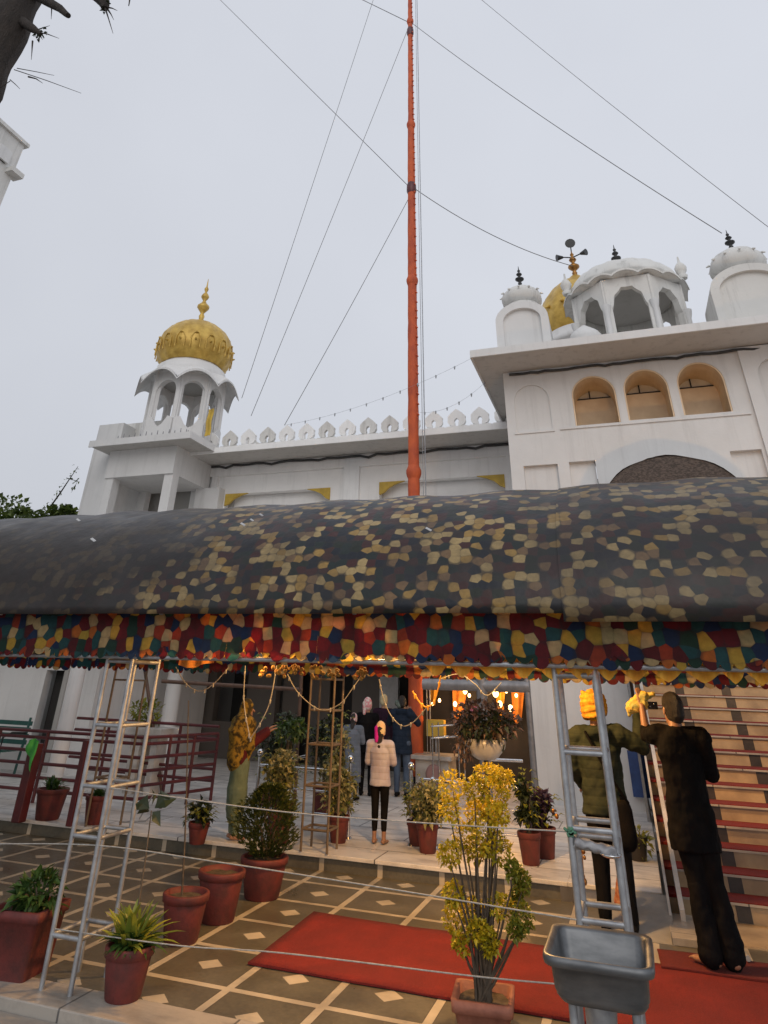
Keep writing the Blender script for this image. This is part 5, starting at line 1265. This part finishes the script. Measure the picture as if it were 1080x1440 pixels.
CM = dict(black=cloth('black_cloth', (.004, .004, .005), (.008, .007, .007)), olive=cloth('olive_quilt', (.026, .034, .022), (.042, .050, .032), 5, 46),
          navy=cloth('navy_quilt', (.012, .02, .035), (.02, .03, .05), 5, 34), grey=cloth('grey_blue_quilt', (.17, .19, .23), (.13, .15, .18), 5, 42), pinkq=cloth('pale_pink_quilt', (.50, .47, .52), (.40, .36, .42), 5, 48),
          darkp=cloth('dark_trousers', (.018, .018, .022), (.03, .03, .035)), blue=cloth('blue_jeans', (.08, .11, .16), (.06, .08, .12)), saf=cloth('turban_cloth', (.75, .40, .04), (.5, .2, .02), 14),
          must=cloth('mustard_print', (.30, .19, .035), (.06, .045, .02), 16, thr=(.45, .56)), mar=cloth('maroon_kurta', (.10, .018, .022), (.07, .014, .018)), sage=cloth('sage_kurta', (.16, .21, .15), (.12, .16, .11)),
          pinkp=cloth('pink_print', (.62, .25, .27), (.62, .55, .50), 26, thr=(.45, .55)), mag=cloth('magenta_cloth', (.62, .03, .36), (.45, .02, .26)), peach=cloth('peach_cloth', (.80, .45, .25), (.7, .55, .3), 14),
          cream=cloth('cream_cloth', (.5, .44, .28), (.4, .35, .22)), plum=cloth('plum_cloth', (.035, .015, .03), (.025, .012, .022)), green=cloth('grey_green_cloth', (.16, .19, .16), (.06, .08, .07), 20))
# person in black by the stairs, back to us, both arms raised to the left
j = J(head=(.0, .03, 1.585), wl=(-.235, .22, 1.60), el=(-.235, .16, 1.385), sl=(-.17, .02, 1.40), wr=(.06, .32, 1.30), er=(.215, .08, 1.15), face=(-.55, 1, 0),
      hl=(-.075, 0, .9), hr=(.075, 0, .9), kl=(-.045, .0, .49), kr=(.08, .02, .49), al=(-.035, -.02, .09), ar=(.115, 0, .09), tl=(-.14, .06, .035), tr=(.10, .13, .035))
def flared(j, bld, sd, F_, h, zz):
    for a in 'lr': m = MB(); m.cap(j['k'+a]-zz*.03, j['a'+a]+zz*.05, .075, .085); m.cap(j['a'+a]+zz*.06, j['a'+a]-zz*.01, .078, .088); bld(m, 'trouser_leg', CM['black'], .011, 3, .035)
person((.30, 7.32, .03), 0, 1.035, 'person in black beside the stairs, back turned, raising one bare forearm', j, [hair('hair'), coat(CM['black'], .66, 1.0, .165, disp=.04, slen=dict(l=.25, r=1), name='kurta'), trousers(CM['black'], 1.05), flared])
# man with the orange turban
j = J(head=(0, .03, 1.60), sr=(.20, 0, 1.41), er=(.40, .05, 1.33), wr=(.40, .16, 1.56), el=(-.26, .02, 1.13), wl=(-.2, .2, 1.0), face=(-.2, 1, 0), kl=(-.10, .02, .49), al=(-.12, -.02, .09), kr=(.09, .0, .49), ar=(.10, -.06, .09))
pm_ = person((-.40, 8.02, 0), 0, 1.015, 'man in orange turban and olive quilted jacket behind the right lattice post', j, [turban(CM['saf']), coat(CM['olive'], .80, 1.12, .18, hood=True, disp=.045), trousers(CM['black'], 1.1), shoes(CM['black'])])
bg = thing('shoulder_bag', (-.16, 7.9, .8), 'black shoulder bag hanging at the side of the man in the orange turban', 'bag')
c = W(880, 1158, 7.92); m = MB(); m.cap(c+Vector((0, 0, .10)), c-Vector((0, 0, .12)), .075, .085, 14, (1, .6)); o = m.build('bag_body', CM['black'], bg); soften(o, .01, 2, .01)
MB().tube([c+Vector((.05, -.03, .15)), (c.x-.12, c.y-.15, c.z+.42), (-.50, 7.86, 1.46)], .012, 6).build('strap', CM['black'], bg)
gl = thing('yellow_bundle', (0, 7.7, 1.7), 'glowing yellow and pale green bundle held up between the two right hand people', 'bundle')
c = W(896, 988, 7.6); m = MB(); m.cap(c+Vector((-.06, 0, -.04)), c+Vector((.06, 0, .045)), .052, .05); m.cap(c+Vector((.0, 0, .03)), c+Vector((.13, 0, .07)), .035, .02); m.cap(c+Vector((-.08, 0, -.03)), c+Vector((-.09, 0, -.1)), .03, .018)
m.cap(c+Vector((.09, 0, .05)), c+Vector((.15, -.02, .075)), .03, .02); m.cap(c+Vector((-.03, -.02, -.03)), c+Vector((.05, -.02, -.02)), .05, .045); o = m.build('bundle_cloth', cloth('bundle_cloth', (.72, .50, .10), (.40, .42, .16), 14), gl); soften(o, .008, 2, .03, .04)
cm = thing('camera', (.1, 7.6, 1.7), 'small dark camera with bright lens glints by the raised hand', 'camera')
c = W(917, 992, 7.62); MB().cbox(c, .09, .04, .06, .2).build('camera_body', M['black'], cm); 
for d in ((.015, -.03, .012), (-.02, -.03, -.008)): MB().ell(c+Vector(d), .008, .008, .008, 8, 6).build('lens_glint', M['rail'], cm)
rb_ = thing('reddish_sack', (-.35, 8.35, 0), 'reddish patterned sack on the floor between the legs of the man in the orange turban', 'sack')
m = MB(); m.cap((-.36, 8.45, .10), (-.34, 8.47, .36), .10, .05, 12, (1, .8)); o = m.build('sack_body', cloth('sack_print', (.30, .08, .04), (.42, .22, .13), 30), rb_); soften(o, .01, 2, .02, .05)
tp = thing('toy_string', (-.6, 8.3, .3), 'string of small glinting ornaments hanging behind the right lattice post', 'ornament')
m = MB()
for px, py, r in ((820, 1197, .02), (822, 1206, .014), (817, 1215, .012), (819, 1226, .014), (822, 1240, .022), (820, 1232, .016), (783, 1148, .018), (778, 1140, .014)):
    m.ell(W(px, py, 7.7), r, r, r*1.2, 8, 6)
m.tube([W(812, 1150, 7.72), W(818, 1190, 7.72), W(822, 1245, 7.72)], .004, 5); m.build('beads', M['brass'], tp)
# woman with the mustard headscarf
j = J(head=(0, .04, 1.575), face=(.75, .65, 0), sl=(-.15, .06, 1.38), sr=(.15, -.05, 1.38), el=(.02, .22, 1.16), wl=(.16, .36, 1.30), er=(.16, .02, 1.12), wr=(.30, .22, 1.28), hl=(-.07, .02, .9), hr=(.07, -.02, .9), kl=(-.06, .04, .49), kr=(.07, -.0, .49), al=(-.05, .03, .09), ar=(.07, -.04, .09), tl=(.04, .12, .035), tr=(.16, .04, .035))
person((-4.80, 8.98, .15), -.25, .84, 'woman in mustard printed headscarf and maroon top with a pale green skirt', j, [hair('hair'), coat(CM['mar'], .98, 1.05, .17, name='top'), coat(CM['sage'], .30, .9, .175, name='skirt', disp=.02, arms=0) if False else trousers(CM['sage'], 1.1), (lambda j, bld, sd, F_, h, zz: bld((lambda m: (m.cap(j['hip'], (0, 0, .55), .155, .19, 18, (1.1, .8), sd), m.cap((0, 0, .6), (0, 0, .34), .19, .175, 18, (1.1, .8), sd), m)[2])(MB()), 'skirt', CM['sage'], .012, 3, .03, .12)), shawl(CM['must'], .92)])
# group at the back
def P0(px, py, Y): q = W(px, py, Y); return (q.x, Y, .15)
j = J(face=(0, 1, 0), el=(-.24, .03, 1.14), wl=(-.12, .22, 1.12), er=(.24, .03, 1.14), wr=(.12, .22, 1.12), kl=(-.085, .01, .49), al=(-.085, -.01, .09), kr=(.085, .01, .49), ar=(.085, -.01, .09), tl=(-.1, .13, .035), tr=(.1, .13, .035))
g_ = P0(533, 1186, 9.6)
person(g_, 0, .705, 'girl in pale pink quilted jacket with a peach and magenta headscarf', j, [hair('hair', .34), coat(CM['pinkq'], .80, 1.05, .165), trousers(CM['black'], .95, .2), cap_hat(CM['peach'], CM['mag'], .05)])
j = J(face=(0, 1, 0), el=(-.23, .05, 1.14), wl=(-.12, .25, 1.15), er=(.23, .05, 1.14), wr=(.12, .25, 1.15))
person(P0(494, 1120, 12.6), 0, .70, 'woman in long grey blue quilted coat with a dusty pink head cover', j, [hair('hair', .2), coat(CM['grey'], .34, 1.08, .18), trousers(CM['darkp']), cap_hat(CM['pinkp'], None, .02), shoes(CM['black'])])
person(P0(514, 1115, 13.2), .1, .815, 'person in black wearing a pink and white printed headscarf', j, [coat(CM['black'], .75, 1.05, .165), trousers(CM['black']), cap_hat(CM['pinkp'], CM['pinkp'], .05, .108), shoes(CM['black'])])
j = J(face=(-.25, 1, 0), el=(-.30, .10, 1.22), wl=(-.1, .28, 1.42), er=(.32, .10, 1.24), wr=(.1, .28, 1.44))
person(P0(565, 1118, 13.4), 0, .86, 'man in navy padded jacket and pale jeans holding something to his face', j, [hair('hair'), coat(CM['navy'], .70, 1.15, .18, hood=True), trousers(CM['blue'], 1.05), cap_hat(CM['green'], None, .02, .09) if False else shoes(CM['black']), (lambda j, bld, sd, F_, h, zz: bld(MB().cap(h-sd*.10-F_*.04+zz*.0, h-sd*.06-F_*.06-zz*.06, .06, .05), 'scarf', CM['green'], .01, 2, .02, .05))])
j = J(face=(0, 1, 0))
person(P0(538, 1100, 14.3), 0, .85, 'person mostly hidden behind the group with a cream cloth cap', j, [coat(CM['plum'], .75), trousers(CM['darkp']), cap_hat(CM['cream'], None, .04), shoes(CM['black'])])

# ------------------------------------------------------------------ light
bulb(-1.9, 5.6, 2.42, 42, label='bulb hanging behind the frill above the left of the red carpet', col=(1, .56, .2))
bulb(-1.5, 6.9, 2.85, 300, label='bulb hanging under the canopy above the middle of the red carpet')
bulb(-2.7, 5.16, 2.08, 20, label='bulb hanging behind the frill near the square orange cloth', col=(1, .5, .15), r=.022)
bulb(1.6, 8.6, 2.9, 170, label='hidden bulb added under the canopy to warm the stairs')  # unseen lamp added to throw warm light on the steps
w = bpy.data.worlds.new('World'); sc.world = w; w.use_nodes = True; nt = w.node_tree
bg_ = nt.nodes['Background']
sky = nt.nodes.new('ShaderNodeTexSky'); sky.sky_type = 'NISHITA'; sky.sun_disc = False
SE, SA = rad(30), rad(165)
sky.sun_elevation = SE; sky.sun_rotation = SA; sky.air_density = 1.0; sky.dust_density = 5; sky.ozone_density = 1
tc = nt.nodes.new('ShaderNodeTexCoord'); sp = nt.nodes.new('ShaderNodeSeparateXYZ'); nt.links.new(tc.outputs['Generated'], sp.inputs[0])
ov = ramp(nt, math_(nt, 'ADD', math_(nt, 'MULTIPLY_ADD', sp.outputs[2], .6, .2), math_(nt, 'MULTIPLY', sp.outputs[0], .10)), [(.2, (5.0, 5.15, 5.55)), (.5, (5.65, 5.85, 6.35)), (.85, (6.1, 6.35, 6.95))])
cl_ = ramp(nt, ntex(nt, tc.outputs['Generated'], 1.6, 4, .5), [(.3, (.945, .945, .95)), (.7, (1.04, 1.04, 1.04))])
ov = mix(nt, 1, ov, cl_, 'MULTIPLY')
nt.links.new(mix(nt, .93, sky.outputs[0], ov), bg_.inputs[0]); bg_.inputs[1].default_value = .1
s = bpy.data.lights.new('sun', 'SUN'); s.energy = .5; s.angle = rad(45); s.color = (1, .985, .965)
so = bpy.data.objects.new('sun', s); COL.objects.link(so)
dv = Vector((math.sin(SA)*math.cos(SE), math.cos(SA)*math.cos(SE), math.sin(SE)))
so.rotation_euler = dv.to_track_quat('Z', 'Y').to_euler()
sc.view_settings.view_transform = 'Standard'; sc.view_settings.look = 'None'; sc.view_settings.exposure = .28; sc.view_settings.gamma = 1
sc.render.engine = 'CYCLES'; sc.cycles.max_bounces = 8
